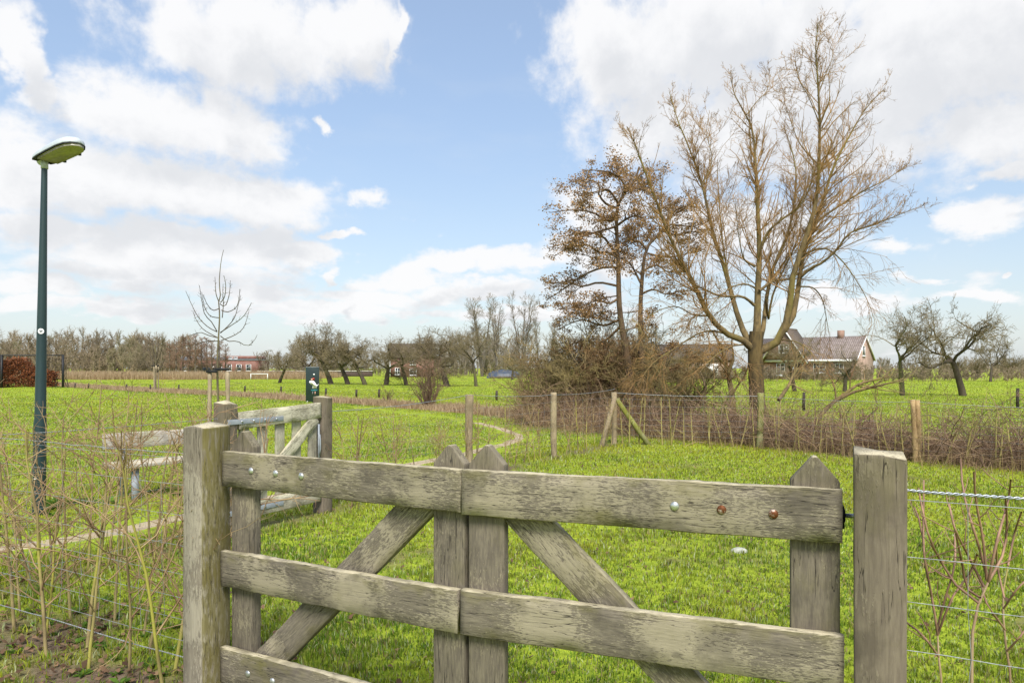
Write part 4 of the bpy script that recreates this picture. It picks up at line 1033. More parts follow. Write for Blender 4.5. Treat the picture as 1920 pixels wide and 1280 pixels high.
lim2 = [([(291, 690), (284, 670), (278, 650), (274, 640)], .5), ([(292, 685), (299, 668), (304, 650), (306, 638)], -.5), ([(292, 675), (287, 655), (285, 630)], .4), ([(292, 672), (297, 650), (298, 632)], .3), ([(292, 700), (302, 688), (310, 670)], .3), ([(291, 698), (280, 690), (271, 676)], .5)]
D2 = 42
s2 = sapling(D2, (292, 733), lim2, 'small distant bare sapling held by three short stakes', [(292, 710), (292, 680), (291, 655), (290, 622)], .06, 4, 2.4)
for k, (x_, l_) in enumerate(((289, 'left stake of the distant sapling'), (292.5, 'middle stake of the distant sapling'), (297, 'right stake of the distant sapling'))):
    stake(l_ + ', pale wood', x_, D2 - .4 + .25 * k, 1.62, .038, s2[0] if k != 1 else None, 'stakes of the distant sapling', 1.6)
mb = MB(); mb.tube([(0, 0, -.02), (0, 0, .16)], [.30, .28], 14); o = mb.build('root_collar', rubber_m, None); o.location = (s2[0], D2 - .5, gz(s2[0], D2)); tag(o, 'low black ring around the foot of the distant sapling', 'tree guard')

# ------------------------------------------------------------------ willow
DW = 15.2
wb = P(1415, 800, DW); wb0 = np.array([wb[0], wb[1], gz(wb[0], wb[1]) - .1])
wt_ = thing('willow_tree', 'large bare many-stemmed willow with orange-brown twigs, behind the far fence', 'tree', wb0)
def wl(pts, r0, r1, dd, K=16): return limb([P(x_, y_, DW + dd * i / (len(pts) - 1)) - wb0 for i, (x_, y_) in enumerate(pts)], r0 * .74, r1 * .75, K, .7)
trunk = limb([np.array([.03, 0, -.2])] + [P(*q, DW) - wb0 for q in [(1421, 790), (1419, 740), (1417, 690), (1416, 655), (1419, 622)]], .185, .155, 16)
limbs_w = [
 wl([(1412, 655), (1398, 640), (1365, 627), (1340, 605), (1320, 575), (1305, 540), (1287, 507), (1272, 477), (1257, 447), (1241, 405), (1222, 355), (1203, 305), (1186, 258), (1176, 238)], .115, .010, -1.6),
 wl([(1408, 648), (1400, 632), (1387, 605), (1377, 570), (1365, 527), (1355, 492), (1342, 455), (1334, 425), (1317, 349), (1292, 277), (1271, 227), (1255, 172)], .105, .010, 1.5),
 wl([(1418, 640), (1420, 600), (1421, 540), (1424, 477), (1421, 400), (1417, 315), (1412, 248), (1398, 214), (1381, 189), (1370, 147)], .135, .011, .6),
 wl([(1424, 640), (1432, 610), (1437, 560), (1450, 502), (1472, 452), (1484, 410), (1493, 341), (1487, 290), (1470, 240)], .085, .009, 1.8),
 wl([(1420, 660), (1432, 660), (1462, 635), (1475, 602), (1482, 560), (1487, 515), (1502, 472), (1516, 430), (1530, 379), (1535, 315), (1537, 231), (1533, 147), (1529, 75), (1534, 42)], .14, .010, -.8),
 wl([(1470, 620), (1488, 590), (1497, 535), (1507, 472), (1520, 440), (1545, 370), (1562, 315), (1592, 256), (1625, 201), (1660, 165)], .10, .009, .8),
 wl([(1500, 520), (1520, 503), (1542, 492), (1570, 467), (1592, 438), (1638, 421), (1680, 405), (1714, 391)], .055, .007, -1.2),
 wl([(1512, 445), (1530, 418), (1566, 391), (1621, 357), (1663, 336), (1706, 305)], .05, .007, 1.0),
 wl([(1424, 470), (1440, 435), (1465, 412), (1499, 387), (1520, 345), (1526, 300)], .05, .007, -.9),
 wl([(1424, 545), (1450, 527), (1482, 522), (1510, 500)], .05, .02, .2),
 wl([(1414, 572), (1400, 560), (1385, 555), (1352, 555), (1320, 542), (1297, 530), (1262, 500), (1235, 480)], .048, .008, -1.2),
 wl([(1416, 540), (1400, 533), (1375, 537), (1350, 556), (1325, 580), (1295, 600)], .03, .007, -1.0),
 wl([(1372, 560), (1366, 520), (1357, 470), (1352, 420), (1347, 360), (1345, 300)], .04, .007, 1.2),
 wl([(1437, 560), (1440, 600), (1447, 560), (1462, 520), (1487, 470), (1500, 430), (1512, 330)], .045, .007, 1.6),
 wl([(1507, 477), (1545, 465), (1575, 485), (1600, 517), (1625, 560), (1640, 600)], .030, .006, -.9),
 wl([(1500, 537), (1525, 540), (1542, 562), (1550, 600), (1557, 640)], .028, .006, .6),
 wl([(1330, 592), (1300, 590), (1270, 575), (1240, 580), (1205, 600)], .032, .006, -1.0),
 wl([(1360, 625), (1330, 620), (1300, 630), (1262, 655), (1225, 680), (1195, 720)], .035, .006, -1.4),
 wl([(1400, 645), (1370, 650), (1340, 668), (1310, 700)], .03, .006, -1.8),
 wl([(1460, 637), (1490, 640), (1520, 660), (1535, 700)], .025, .006, -1.0),
 wl([(1415, 500), (1395, 485), (1385, 440), (1378, 380)], .03, .006, -1.0),
 wl([(1316, 350), (1335, 300), (1325, 250), (1330, 210)], .02, .006, 1.0),
 wl([(1535, 310), (1500, 270), (1482, 225), (1470, 190)], .022, .006, .6),
 wl([(1533, 180), (1548, 140), (1560, 110), (1562, 80)], .018, .006, .6),
 wl([(1536, 230), (1515, 180), (1498, 150), (1492, 120)], .018, .006, -.6),
 wl([(1400, 215), (1420, 190), (1438, 170), (1445, 140)], .018, .006, .6),
]
LP, LR = stack(limbs_w)
Lw = np.linalg.norm(np.diff(LP, axis=1), axis=2).sum(1)
up_m = np.ones(len(LP), bool); up_m[14:20] = False
c2 = np.maximum(3, (Lw * 6.8)).astype(int); c2[14:20] = (Lw[14:20] * 6).astype(int)
A1, A1r = grow(LP[up_m], LR[up_m], c2[up_m], (.22, .99), (36, 12), (.9, 2.4), .76, 8, .6, .36, .5, .35, .0046, .016, absln=True)
A2, A2r = grow(LP[~up_m], LR[~up_m], c2[~up_m], (.15, 1), (45, 15), (.5, 1.3), .3, 7, -.5, .4, .5, .35, .005, .02, absln=True)
B1, B1r = grow(A1, A1r, 10, (.12, 1), (42, 14), (.18, .48), .35, 5, .40, .34, .6, .45, .0033)
B2, B2r = grow(A2, A2r, 6, (.15, 1), (40, 14), (.35, .8), .35, 5, -.45, .3, .6, .45, .0036)
C1, C1r = grow(B1, B1r, 4, (.15, 1), (40, 14), (.3, .6), .3, 3, .2, .25, .7, .6, .0029)
C2, C2r = grow(B2, B2r, 3, (.15, 1), (36, 12), (.4, .8), .3, 3, -.4, .25, .7, .6, .0027)
# thin shoots along the upright limbs
E1, E1r = grow(LP[:14], LR[:14], 62, (.1, .95), (40, 15), (.25, .8), .55, 4, .5, .25, .15, .5, .0045, .007, absln=True)
obj('trunk', tube_mesh('trunk', [(*stack([trunk]), 14)]), willow_bark, wt_)
obj('limbs', tube_mesh('limbs', [(LP, LR, 8)]), willow_limb, wt_)
obj('crown', tube_mesh('crown', [(A1, A1r, 4), (A2, A2r, 4), (B1, B1r, 3), (B2, B2r, 3), (C1, C1r, 3), (C2, C2r, 3), (E1, E1r, 3)]), willow_twig, wt_)
# the thinner second stem beside it
sb_ = P(1374, 775, 15.6); sb0 = np.array([sb_[0], sb_[1], gz(sb_[0], sb_[1])])
yt = thing('young_willow', 'thin greenish tree stem standing just left of the big willow trunk', 'tree', sb0)
def w2(pts, r0, r1, dd, K=12): return limb([P(x_, y_, 15.6 + dd * i / (len(pts) - 1)) - sb0 for i, (x_, y_) in enumerate(pts)], r0, r1, K)
ls = [w2([(1376, 790), (1373, 745), (1367, 710), (1362, 685), (1352, 650), (1335, 620)], .085, .02, .3), w2([(1372, 740), (1385, 720), (1398, 700), (1402, 685)], .03, .008, -.3), w2([(1364, 690), (1345, 670), (1325, 665), (1300, 680)], .03, .006, -.5), w2([(1366, 700), (1375, 670), (1372, 640), (1380, 610)], .035, .008, .5)]
S_, R_2 = stack(ls); b1, r1 = grow(S_, R_2, 9, (.4, 1), (45, 15), (.4, 1.1), .3, 6, .1, .4, .5, .4, .005, absln=True); b2, r2 = grow(b1, r1, 6, (.2, 1), (42, 14), (.3, .6), .3, 4, -.2, .3, .6, .5, .0034)
obj('trunk', tube_mesh('trunk', [(S_, R_2, 8)]), willow_limb, yt); obj('crown', tube_mesh('crown', [(b1, r1, 4), (b2, r2, 3)]), willow_twig, yt)

# ------------------------------------------------------------------ alders with dead brown leaves
def leaf_cloud(name, tips, n, s, cols2, droop=.35, spread=.1):
    N = len(tips) * n; c = np.repeat(tips, n, 0) + rng.normal(0, spread, (N, 3)) * np.array([1, 1, .55])
    U = nrm(rng.normal(size=(N, 3)) * np.array([1, 1, .5]) - np.array([0, 0, droop])); V0 = nrm(np.cross(U, rng.normal(size=(N, 3))))
    s_ = rng.uniform(.6, 1.2, N)[:, None] * s
    V = np.stack([c, c + U * s_ * .5 + V0 * s_ * .3, c + U * s_, c + U * s_ * .5 - V0 * s_ * .3], 1).reshape(-1, 3)
    cols = mixc(cols2[0], cols2[1], rng.random(N)) * rng.uniform(.65, 1.2, (N, 1))
    return mesh_np(name, V, [np.arange(N)[:, None] * 4 + np.array([[0, 1, 2, 3]])], np.repeat(cols, 4, 0))
def alder(label, d, base, stem_px, branch_px, seed, r0):
    global rng
    kr = rng; rng = np.random.default_rng(seed)
    b = P(base[0], base[1], d); b0 = np.array([b[0], b[1], gz(b[0], b[1]) - .05])
    t_ = thing('alder_tree', label, 'tree', b0, 0, 'alders left of the willow')
    st = limb([np.array([0, 0, -.2])] + [P(*q, d) - b0 for q in stem_px], r0, .025, 22, .9)
    br = []
    for q in branch_px:
        dd = rng.uniform(-1.3, 1.3)
        br.append(limb([P(x_, y_, d + dd * i / (len(q) - 1)) - b0 for i, (x_, y_) in enumerate(q)], r0 * .28, .009, 12))
    S0, R0 = stack([st])
    # extra branches towards and away from the viewer
    X1, X1r = grow(S0, R0, 12, (.28, .98), (75, 12), (.9, 2.0), .35, 12, .15, .4, .3, .3, .008, .03, absln=True)
    BP = np.concatenate([np.stack([x_[0] for x_ in br]), X1]); BR = np.concatenate([np.stack([x_[1] for x_ in br]), X1r])
    c1, c1r = grow(BP, BR, 10, (.25, 1), (48, 14), (.3, .75), .35, 6, .12, .5, .55, .4, .005, flat=.6, absln=True)
    c2_, c2r = grow(c1, c1r, 5, (.3, 1), (45, 15), (.3, .6), .3, 4, .0, .4, .6, .5, .0032, flat=.4)
    obj('trunk', tube_mesh('trunk', [(S0, R0, 12)]), alder_bark, t_)
    obj('branches', tube_mesh('branches', [(BP, BR, 6), (c1, c1r, 4), (c2_, c2r, 3)]), alder_twig, t_)
    tips = np.concatenate([c2_[:, -1], c2_[:, 2], c1[:, -1]])
    tips = tips[rng.random(len(tips)) < .85]
    obj('dead_leaves', leaf_cloud('dead_leaves', tips, 8, .058, ((.20, .12, .062), (.48, .29, .13)), .5, .075), leaf_m, t_)
    rng = kr
def z2(a, b): return (980 + a / 4.5725, 300 + b / 4.5725)
alder('tall alder with flat sprays of dead brown leaves, leftmost beside the willow', 17.6, (1187, 775), [(1183, 730), (1172, 650), z2(830, 1270), z2(820, 900), z2(805, 560), z2(810, 400), z2(880, 280), z2(960, 180), z2(1000, 60)],
      [[z2(815, 1080), z2(650, 1050), z2(500, 1085), z2(380, 1040), z2(260, 1060), z2(150, 1020)], [z2(815, 920), z2(700, 920), z2(600, 950), z2(480, 1010), z2(330, 1120), z2(200, 1200)], [z2(800, 830), z2(730, 790), z2(650, 790), z2(560, 730), z2(420, 740), z2(280, 820)],
       [z2(800, 800), z2(740, 720), z2(690, 660), z2(560, 620), z2(420, 640), z2(300, 660)], [z2(800, 570), z2(700, 600), z2(560, 640), z2(400, 700), z2(210, 755)], [z2(800, 500), z2(740, 530), z2(680, 490), z2(560, 440), z2(400, 430), z2(240, 450)],
       [z2(805, 410), z2(720, 380), z2(650, 290), z2(660, 210), z2(560, 170), z2(400, 190)], [z2(830, 390), z2(780, 310), z2(720, 250), z2(600, 280), z2(470, 290)], [z2(880, 290), z2(860, 190), z2(780, 120), z2(650, 90), z2(530, 90)], [z2(950, 190), z2(1000, 130), z2(1080, 90), z2(1170, 90)],
       [z2(900, 260), z2(980, 240), z2(1050, 250), z2(1120, 220)], [z2(810, 560), z2(900, 500), z2(980, 470), z2(1040, 420)], [z2(830, 1180), z2(740, 1230), z2(640, 1200), z2(520, 1260)], [(1160, 600), (1130, 610), (1090, 600), (1050, 615)], [(1165, 610), (1130, 640), (1085, 640), (1040, 660)]], 5, .125)
alder('shorter crooked alder with dead brown leaves, between tall alder and willow', 17.9, (1212, 772), [(1208, 735), (1202, 650), z2(1010, 1270), z2(1030, 950), z2(1060, 760), z2(1120, 690), z2(1200, 590), z2(1250, 480)],
      [[z2(1150, 670), z2(1250, 560), z2(1330, 560), z2(1450, 570), z2(1570, 540)], [z2(1070, 800), z2(1150, 820), z2(1250, 830), z2(1350, 820), z2(1480, 780)], [z2(1200, 590), z2(1280, 460), z2(1380, 400), z2(1500, 400)], [z2(1060, 760), z2(1000, 700), z2(940, 690), z2(880, 660)],
       [z2(1230, 520), z2(1180, 440), z2(1240, 390), z2(1330, 380)], [z2(1030, 950), z2(1150, 900), z2(1250, 960), z2(1380, 900)], [z2(1010, 1050), z2(930, 900), z2(880, 860)], [z2(1015, 1150), z2(1120, 1110), z2(1230, 1150), z2(1350, 1120)], [z2(1180, 600), z2(1300, 640), z2(1420, 620), z2(1560, 620)]], 6, .115)

# ------------------------------------------------------------------ shrubs, brush and bramble by the ditch
def shrub(name, label, x_, d, hgt, wid, n, mat, seed, group=None, up=.25, rbase=.022, cat='shrub', lev=(9, 7, 4)):
    global rng
    kr = rng; rng = np.random.default_rng(seed)
    X = (x_ - 960) / 1280 * d; z0 = gz(X, d)
    t_ = thing(name, label, cat, (X, d, z0), 0, group)
    a = rng.uniform(0, 2 * np.pi, n); tl = rng.uniform(.05, 1, n)
    K = 8; pts = np.zeros((n, K, 3)); d_ = nrm(np.stack([np.cos(a) * tl * wid / hgt, np.sin(a) * tl * wid / hgt, np.ones(n)], -1)); p = np.stack([np.cos(a) * .15, np.sin(a) * .15, 0 * a - .05], -1) * tl[:, None]
    pts[:, 0] = p; L = hgt * rng.uniform(.6, 1.05, n)
    for k in range(1, K):
        d_ = nrm(d_ + rng.normal(0, .16, (n, 3)) + [0, 0, up / K]); p = p + d_ * (L / (K - 1))[:, None]; pts[:, k] = p
    R = (rbase * rng.uniform(.5, 1.1, n))[:, None] * np.linspace(1, .3, K)[None]
    b1, r1 = grow(pts, R, lev[0], (.15, 1), (45, 15), (.25, .6), .4, 6, .1, .45, .5, .4, .008)
    b2, r2 = grow(b1, r1, lev[1], (.1, 1), (48, 16), (.3, .65), .3, 4, .0, .4, .6, .5, .006)
    obj('stems', tube_mesh('stems', [(pts, R, 5)]), orchard_bark if mat is not coppice_m else mat, t_)
    g3 = [(b1, r1, 3), (b2, r2, 3)]
    if lev[2]: b3, r3 = grow(b2, r2, lev[2], (.1, 1), (45, 16), (.35, .7), .3, 3, 0, .3, .7, .6, .0046); g3.append((b3, r3, 3))
    obj('twigs', tube_mesh('twigs', g3), mat, t_); rng = kr
    return t_
GS = 'wild shrubs left of the willow'
shrub('wild_shrub', 'wide olive-brown twiggy shrub, leftmost of the shrubs beside the alders', 1050, 19.5, 2.6, 1.5, 30, shrub_twig, 1, GS)
shrub('wild_shrub', 'dense olive twiggy shrub right below the tall alder', 1110, 18.5, 3.2, 1.7, 34, shrub_twig, 2, GS)
shrub('wild_shrub', 'brown twiggy shrub around the alder trunks', 1180, 18.8, 3.1, 1.6, 30, shrub_twig, 3, GS)
shrub('wild_shrub', 'tangled shrub between the alders and the willow', 1265, 17.5, 2.5, 1.9, 28, shrub_twig, 4, GS)
shrub('wild_shrub', 'sparse low shrub with arching stems, in front of the blue sheet', 1000, 20.5, 1.6, 1.2, 22, shrub_twig, 5, GS, lev=(7, 5, 0))
shrub('coppiced_shrub', 'bare fan of upright reddish stems in the dry grass', 803, 26.5, 1.95, .85, 60, coppice_m, 6, None, .5, .02, lev=(3, 2, 0))
shrub('coppiced_shrub', 'small bare clump of pale stems left of the larger fan of stems', 726, 27.5, 1.1, .3, 14, coppice_m, 7, None, .5, .014, lev=(2, 2, 0))
shrub('brush_heap', 'reddish-brown tangle of brushwood by the fallen limb', 1655, 13.6, .95, .9, 14, red_twig, 8, None, .1, .016, 'brushwood', (8, 6, 3))
shrub('wild_shrub', 'low brown scrub at the right end of the bramble band', 1800, 12.2, .62, .9, 12, red_twig, 9, None, 0, .012, lev=(7, 6, 2))
# fallen limb
fb = P(1525, 800, 13.8); fb0 = np.array([fb[0], fb[1], gz(fb[0], fb[1])])
ft = thing('fallen_limb', 'long fallen branch sloping up to the right out of the brambles', 'branch', fb0)
def fl_(pts, r0, r1, dd): return limb([P(x_, y_, 13.8 + dd * i / (len(pts) - 1)) - fb0 for i, (x_, y_) in enumerate(pts)], r0, r1, 12)
ls = [fl_([(1515, 815), (1545, 770), (1575, 745), (1610, 720), (1640, 712), (1670, 705)], .052, .015, .5), fl_([(1570, 750), (1600, 735), (1640, 725), (1690, 712)], .034, .012, -.3), fl_([(1500, 840), (1560, 800), (1620, 785), (1645, 765)], .036, .015, .2), fl_([(1460, 750), (1480, 720), (1490, 690), (1494, 660)], .04, .012, .6)]
S_, R_2 = stack(ls); b1, r1 = grow(S_, R_2, 10, (.3, 1), (45, 15), (.3, .9), .3, 6, .1, .5, .5, .4, .005, absln=True); b2, r2 = grow(b1, r1, 5, (.2, 1), (45, 15), (.3, .6), .3, 4, 0, .4, .6, .5, .0035)
obj('limb', tube_mesh('limb', [(S_, R_2, 8)]), willow_limb, ft); obj('twigs', tube_mesh('twigs', [(b1, r1, 4), (b2, r2, 3)]), shrub_twig, ft)
# bramble canes (stuff)
N = 10500
BL = [(.9, 18.2), (2.3, 16.3), (4.2, 14.3), (6, 12.4), (8.4, 9.9), (11.5, 6.8)]
c = resample([(p[0], p[1], 0) for p in BL], 400)[:, :2]; f_ = rng.uniform(0, 398.9, N); i_ = f_.astype(int); bp = c[i_]
tn = nrm(c[np.minimum(i_ + 1, 399)] - c[i_]); nn = np.stack([-tn[:, 1], tn[:, 0]], 1)
bp = bp + nn * rng.uniform(-.85, 1.0, N)[:, None] + rng.normal(0, .1, (N, 2))
K = 6; a = rng.uniform(0, 2 * np.pi, N); p = np.stack([bp[:, 0], bp[:, 1], np.maximum(ground_h(bp[:, 0], bp[:, 1]), -.22) - .05], -1)
d_ = nrm(np.stack([np.cos(a) * .6, np.sin(a) * .6, rng.uniform(.5, 1.3, N)], -1)); L = rng.uniform(.5, 1.25, N) * (.45 + 1.25 * fbm(bp[:, 0], bp[:, 1], 1.1, 5))
pts = np.empty((N, K, 3)); pts[:, 0] = p
for k in range(1, K):
    d_ = nrm(d_ + rng.normal(0, .22, (N, 3)) + np.array([0, 0, -.20])); p = p + d_ * (L / (K - 1))[:, None]; pts[:, k] = p
R = rng.uniform(.0035, .0075, N)[:, None] * np.linspace(1, .5, K)[None]
b1, r1 = grow(pts, R, 2, (.2, 1), (55, 20), (.2, .5), .3, 3, -.2, .4, .6, .5, .003)
V1, F1 = tubes(pts, R, 3); V2, F2 = tubes(b1, r1, 3)
def canecol(n): return mixc((.115, .068, .046), (.38, .26, .16), rng.random(n) ** 1.35)
cols = np.vstack([np.repeat(canecol(N), K * 3, 0), np.repeat(canecol(len(b1)), 9, 0)])
tag(obj('brambles', mesh_np('brambles', np.vstack([V1, V2]), [F1[0], F2[0] + len(V1)], cols), cane_m), 'purplish-brown tangle of bare bramble canes filling the ditch behind the far fence', 'brambles', kind='stuff')

# ------------------------------------------------------------------ orchard trees
def orchard_proto(seed, hgt, crown, lean, fork):
    global rng
    kr = rng; rng = np.random.default_rng(seed)
    th = hgt * fork; K = 8; t_ = np.linspace(0, 1, K)
    tk = np.stack([lean * th * t_ ** 1.3, .1 * rng.normal() * t_, th * t_ - .1], 1)[None]; tr = (.135 * (1.25 - .45 * t_))[None]
    n = 5; top = tk[0, -1]
    a = np.linspace(0, 2 * np.pi, n, endpoint=False) + rng.uniform(-.5, .5, n); K1 = 9
    pts = np.empty((n, K1, 3)); p = np.tile(top, (n, 1)); d = nrm(np.stack([np.cos(a) * .9 + lean, np.sin(a) * .9, rng.uniform(.5, 1.1, n)], -1)); L = rng.uniform(.75, 1.1, n) * crown
    pts[:, 0] = p
    for k in range(1, K1):
        d = nrm(d + rng.normal(0, .38, (n, 3)) + [0, 0, .10]); p = p + d * (L / (K1 - 1))[:, None]; pts[:, k] = p
    R = (.075 * rng.uniform(.7, 1.1, n))[:, None] * np.linspace(1, .3, K1)[None]
    b1, r1 = grow(pts, R, 8, (.25, 1), (52, 18), (.35, .8), .35, 6, .2, .6, .55, .35, .014)
    b2, r2 = grow(b1, r1, 7, (.15, 1), (52, 20), (.35, .8), .3, 5, .1, .6, .55, .45, .009)
    b3, r3 = grow(b2, r2, 5, (.1, 1), (50, 20), (.35, .75), .3, 4, .15, .4, .6, .6, .0065)
    b4, r4 = grow(b3, r3, 2, (.1, 1), (45, 20), (.4, .8), .3, 3, .25, .4, .7, .7, .0055)
    rng = kr
    return tube_mesh('trunk', [(tk, tr, 9), (pts, R, 6)]), tube_mesh('crown', [(b1, r1, 4), (b2, r2, 3), (b3, r3, 3), (b4, r4, 3)])
OP = [orchard_proto(500, 4.6, 2.5, -.45, .33), orchard_proto(501, 4.6, 2.4, -.35, .30), orchard_proto(502, 4.4, 2.6, .1, .36), orchard_proto(503, 5.2, 2.9, -.15, .42), orchard_proto(504, 4.3, 2.3, .35, .32)]
OH = []
for a_, b_ in OP:
    co = np.empty(len(b_.vertices) * 3, np.float32); b_.vertices.foreach_get('co', co); OH.append(np.percentile(co[2::3], 99.5))
GO = 'old fruit trees in the meadow orchard'
orch = [(524, 718, 655, 4, 'small leaning fruit tree standing alone at the left end of the orchard'), (621, 720, 612, 0, 'fruit tree with wide crown just right of the black sign'), (653, 720.5, 632, 1, 'fruit tree second to the right of the black sign'),
        (685, 721, 628, 0, 'fruit tree with strongly leaning trunk, third to the right of the black sign'), (724, 722, 632, 2, 'forked fruit tree in front of the left end of the brick house'), (762, 722, 630, 3, 'leaning fruit tree in front of the brick house'),
        (803, 724, 636, 2, 'fruit tree directly behind the fan of reddish stems'), (838, 724, 615, 0, 'tall leaning fruit tree right of the fan of reddish stems'), (893, 724, 612, 3, 'rightmost fruit tree of the middle orchard, upright, before the blue sheet'),
        (1323, 731, 640, 3, 'fruit tree seen under the hanging twigs left of the willow trunk'), (1490, 733, 625, 3, 'fruit tree in front of the farmhouse door'), (1584, 734, 645, 2, 'forked fruit tree in front of the farmhouse window'),
        (1692, 742, 575, 3, 'spreading fruit tree right of the farmhouse gable'), (1806, 742, 562, 1, 'tall gnarled fruit tree standing alone right of the farmhouse'), (1857, 716, 628, 4, 'small thin fruit tree far behind on the right'), (1240, 729, 660, 1, 'fruit tree half hidden behind the alders'), (590, 708, 645, 1, 'fruit tree in a row further back, behind the black sign'), (960, 712, 660, 2, 'fruit tree further back beside the blue sheet')]
used = set()
for k, (x_, y_, yt_, pi, lb) in enumerate(orch):
    d = H * 1280 / (y_ - 690); X = (x_ - 960) / 1280 * d; hgt = H + (690 - yt_) / 1280 * d; s = hgt / OH[pi]; z0 = gz(X, d)
    wide = {13: .78, 14: .7, 8: 1.0, 12: .95, 4: 1.5, 5: 1.5, 6: 1.4, 7: 1.4}.get(k, 1.22)
    t_ = thing('fruit_tree', lb, 'fruit tree', (X, d, z0 - .02), rng.uniform(-.9, .9), GO); t_.scale = (s * wide, s * wide, s)
    tr, cr = OP[pi]
    obj('trunk', tr, orchard_bark, t_); obj('crown', cr, orchard_twig, t_)
# pollard willows in the far right
def pollard(x_, d, hgt, label, seed):
    global rng
    kr = rng; rng = np.random.default_rng(seed); X = (x_ - 960) / 1280 * d
    t_ = thing('pollard_tree', label, 'tree', (X, d, 0), 0, 'pollard willows far right')
    tk = limb([(0, 0, -.1), (.05, 0, .5), (-.05, 0, 1.0), (.0, 0, 1.45)], .32, .5, 8); n = 70
    a = rng.uniform(0, 6.28, n); st = np.stack([np.cos(a) * .3, np.sin(a) * .3, np.full(n, 1.3)], -1); d_ = nrm(np.stack([np.cos(a), np.sin(a), rng.uniform(-.1, 1.4, n)], -1))
    L = rng.uniform(.9, hgt - 1.2, n); pts = np.stack([st + d_ * (L * q)[:, None] + np.array([[0, 0, .25 * q * q]]) for q in np.linspace(0, 1, 5)], 1); R = np.tile(np.linspace(.03, .012, 5), (n, 1))
    b1, r1 = grow(pts, R, 10, (.1, 1), (35, 12), (.3, .6), .3, 4, .1, .3, .7, .5, .01)
    obj('trunk', tube_mesh('trunk', [(*stack([tk]), 9)]), orchard_bark, t_); obj('crown', tube_mesh('crown', [(pts, R, 4), (b1, r1, 3)]), orchard_twig, t_); rng = kr
pollard(1785, 100, 3.6, 'squat pollard tree behind the tall gnarled fruit tree, leftmost of three pollards', 1); pollard(1833, 104, 3.5, 'squat pollard tree, middle of the three far right pollards', 2); pollard(1893, 96, 3.9, 'leaning pollard tree at the right edge, below the distant lamp post', 3)
# tall bare trees behind the orchard
def tall_tree(seed, n_stem, slim):
    global rng
    kr = rng; rng = np.random.default_rng(seed); hgt = 14.; K = 10; t_ = np.linspace(0, 1, K)
    pts = []
    for s in range(n_stem):
        a = rng.uniform(0, 6.28); o = .5 * s; pts.append(np.stack([np.cos(a) * (t_ ** 1.2) * slim * rng.uniform(.3, 1), np.sin(a) * (t_ ** 1.2) * slim, hgt * rng.uniform(.85, 1) * t_], 1) + np.cumsum(rng.normal(0, .08, (K, 3)) * [1, 1, 0], 0))
    S_ = np.stack(pts); R = np.tile(.17 * (1 - .8 * t_), (n_stem, 1))
    b1, r1 = grow(S_, R, 26, (.3, 1), (38, 10), (2, 4.2), .55, 7, .5, .3, .5, .35, .02, absln=True)
    b2, r2 = grow(b1, r1, 7, (.2, 1), (38, 12), (.35, .6), .35, 5, .3, .35, .6, .5, .014)
    b3, r3 = grow(b2, r2, 5, (.2, 1), (36, 12), (.35, .7), .3, 4, .2, .3, .7, .6, .011)
    rng = kr
    return tube_mesh('trunk', [(S_, R, 7)]), tube_mesh('crown', [(b1, r1, 4), (b2, r2, 3), (b3, r3, 3)])
TP = [tall_tree(600, 3, 1.6), tall_tree(601, 2, 1.0), tall_tree(602, 4, 2.2)]
GT = 'tall bare trees behind the orchard'
tall = [(905, 118, 562, 2, 1.2, 'broad tall bare tree behind the rightmost orchard tree'), (930, 124, 560, 0, .9, 'tall bare tree just right of the broad one'), (978, 126, 556, 2, 1.0, 'tall airy bare tree left of the alders'), (1008, 116, 585, 1, .8, 'slender bare tree beside the alder crown'),
        (1035, 122, 590, 1, .9, 'slender bare tree behind the alder leaves'), (600, 110, 606, 2, 1.3, 'wide bare tree rising behind the fruit trees near the black sign'), (570, 122, 622, 0, .9, 'bare tree left of the wide one behind the sign'), (640, 125, 618, 0, .9, 'bare tree right of the wide one behind the sign'), (795, 120, 612, 0, .95, 'bare tree behind the brick house roof'), (850, 128, 612, 0, .9, 'bare tree right of the brick house')]
for (x_, d, yt_, pi, wd, lb) in tall:
    s = (H + (690 - yt_) / 1280 * d) / 14.; tr, cr = TP[pi]
    t_ = thing('bare_tree', lb, 'tree', ((x_ - 960) / 1280 * d, d, -.1), rng.uniform(0, 6), GT); t_.scale = (s * wd, s * wd, s)
    obj('trunk', tr, far_bark, t_); obj('crown', cr, far_twig, t_)
# red-brown conifers without needles (left, before the office)
def larch(seed):
    global rng
    kr = rng; rng = np.random.default_rng(seed); hgt = 9.; K = 8; t_ = np.linspace(0, 1, K)
    S_ = np.stack([.1 * rng.normal() * t_, .1 * rng.normal() * t_, hgt * t_], 1)[None]; R = (.26 * (1 - .85 * t_))[None]
    b1, r1 = grow(S_, R, 90, (.18, 1), (64, 9), (1.0, 2.7), .6, 5, .35, .25, .3, .4, .035, .05, absln=True)
    b2, r2 = grow(b1, r1, 8, (.2, 1), (45, 12), (.3, .6), .3, 4, .2, .3, .7, .6, .024)
    rng = kr
    return tube_mesh('trunk', [(S_, R, 6)]), tube_mesh('crown', [(b1, r1, 3), (b2, r2, 3)])
LPr = [larch(700), larch(701)]
lcx = [(330, 640), (343, 632), (356, 630), (366, 628), (378, 632), (388, 634), (397, 638), (412, 640), (423, 645), (318, 645)]
for k, (x_, yt_) in enumerate(lcx):
    d = 122 + (k % 3) * 3; s = (H + (690 - yt_) / 1280 * d) / 9.; tr, cr = LPr[k % 2]
    t_ = thing('bare_conifer', 'slim reddish-brown leafless conifer in the row before the office building', 'tree', ((x_ - 960) / 1280 * d, d, 0), rng.uniform(0, 6), 'row of reddish leafless conifers'); t_.scale = (s, s, s)
    obj('trunk', tr, far_bark, t_); obj('crown', cr, red_twig, t_)
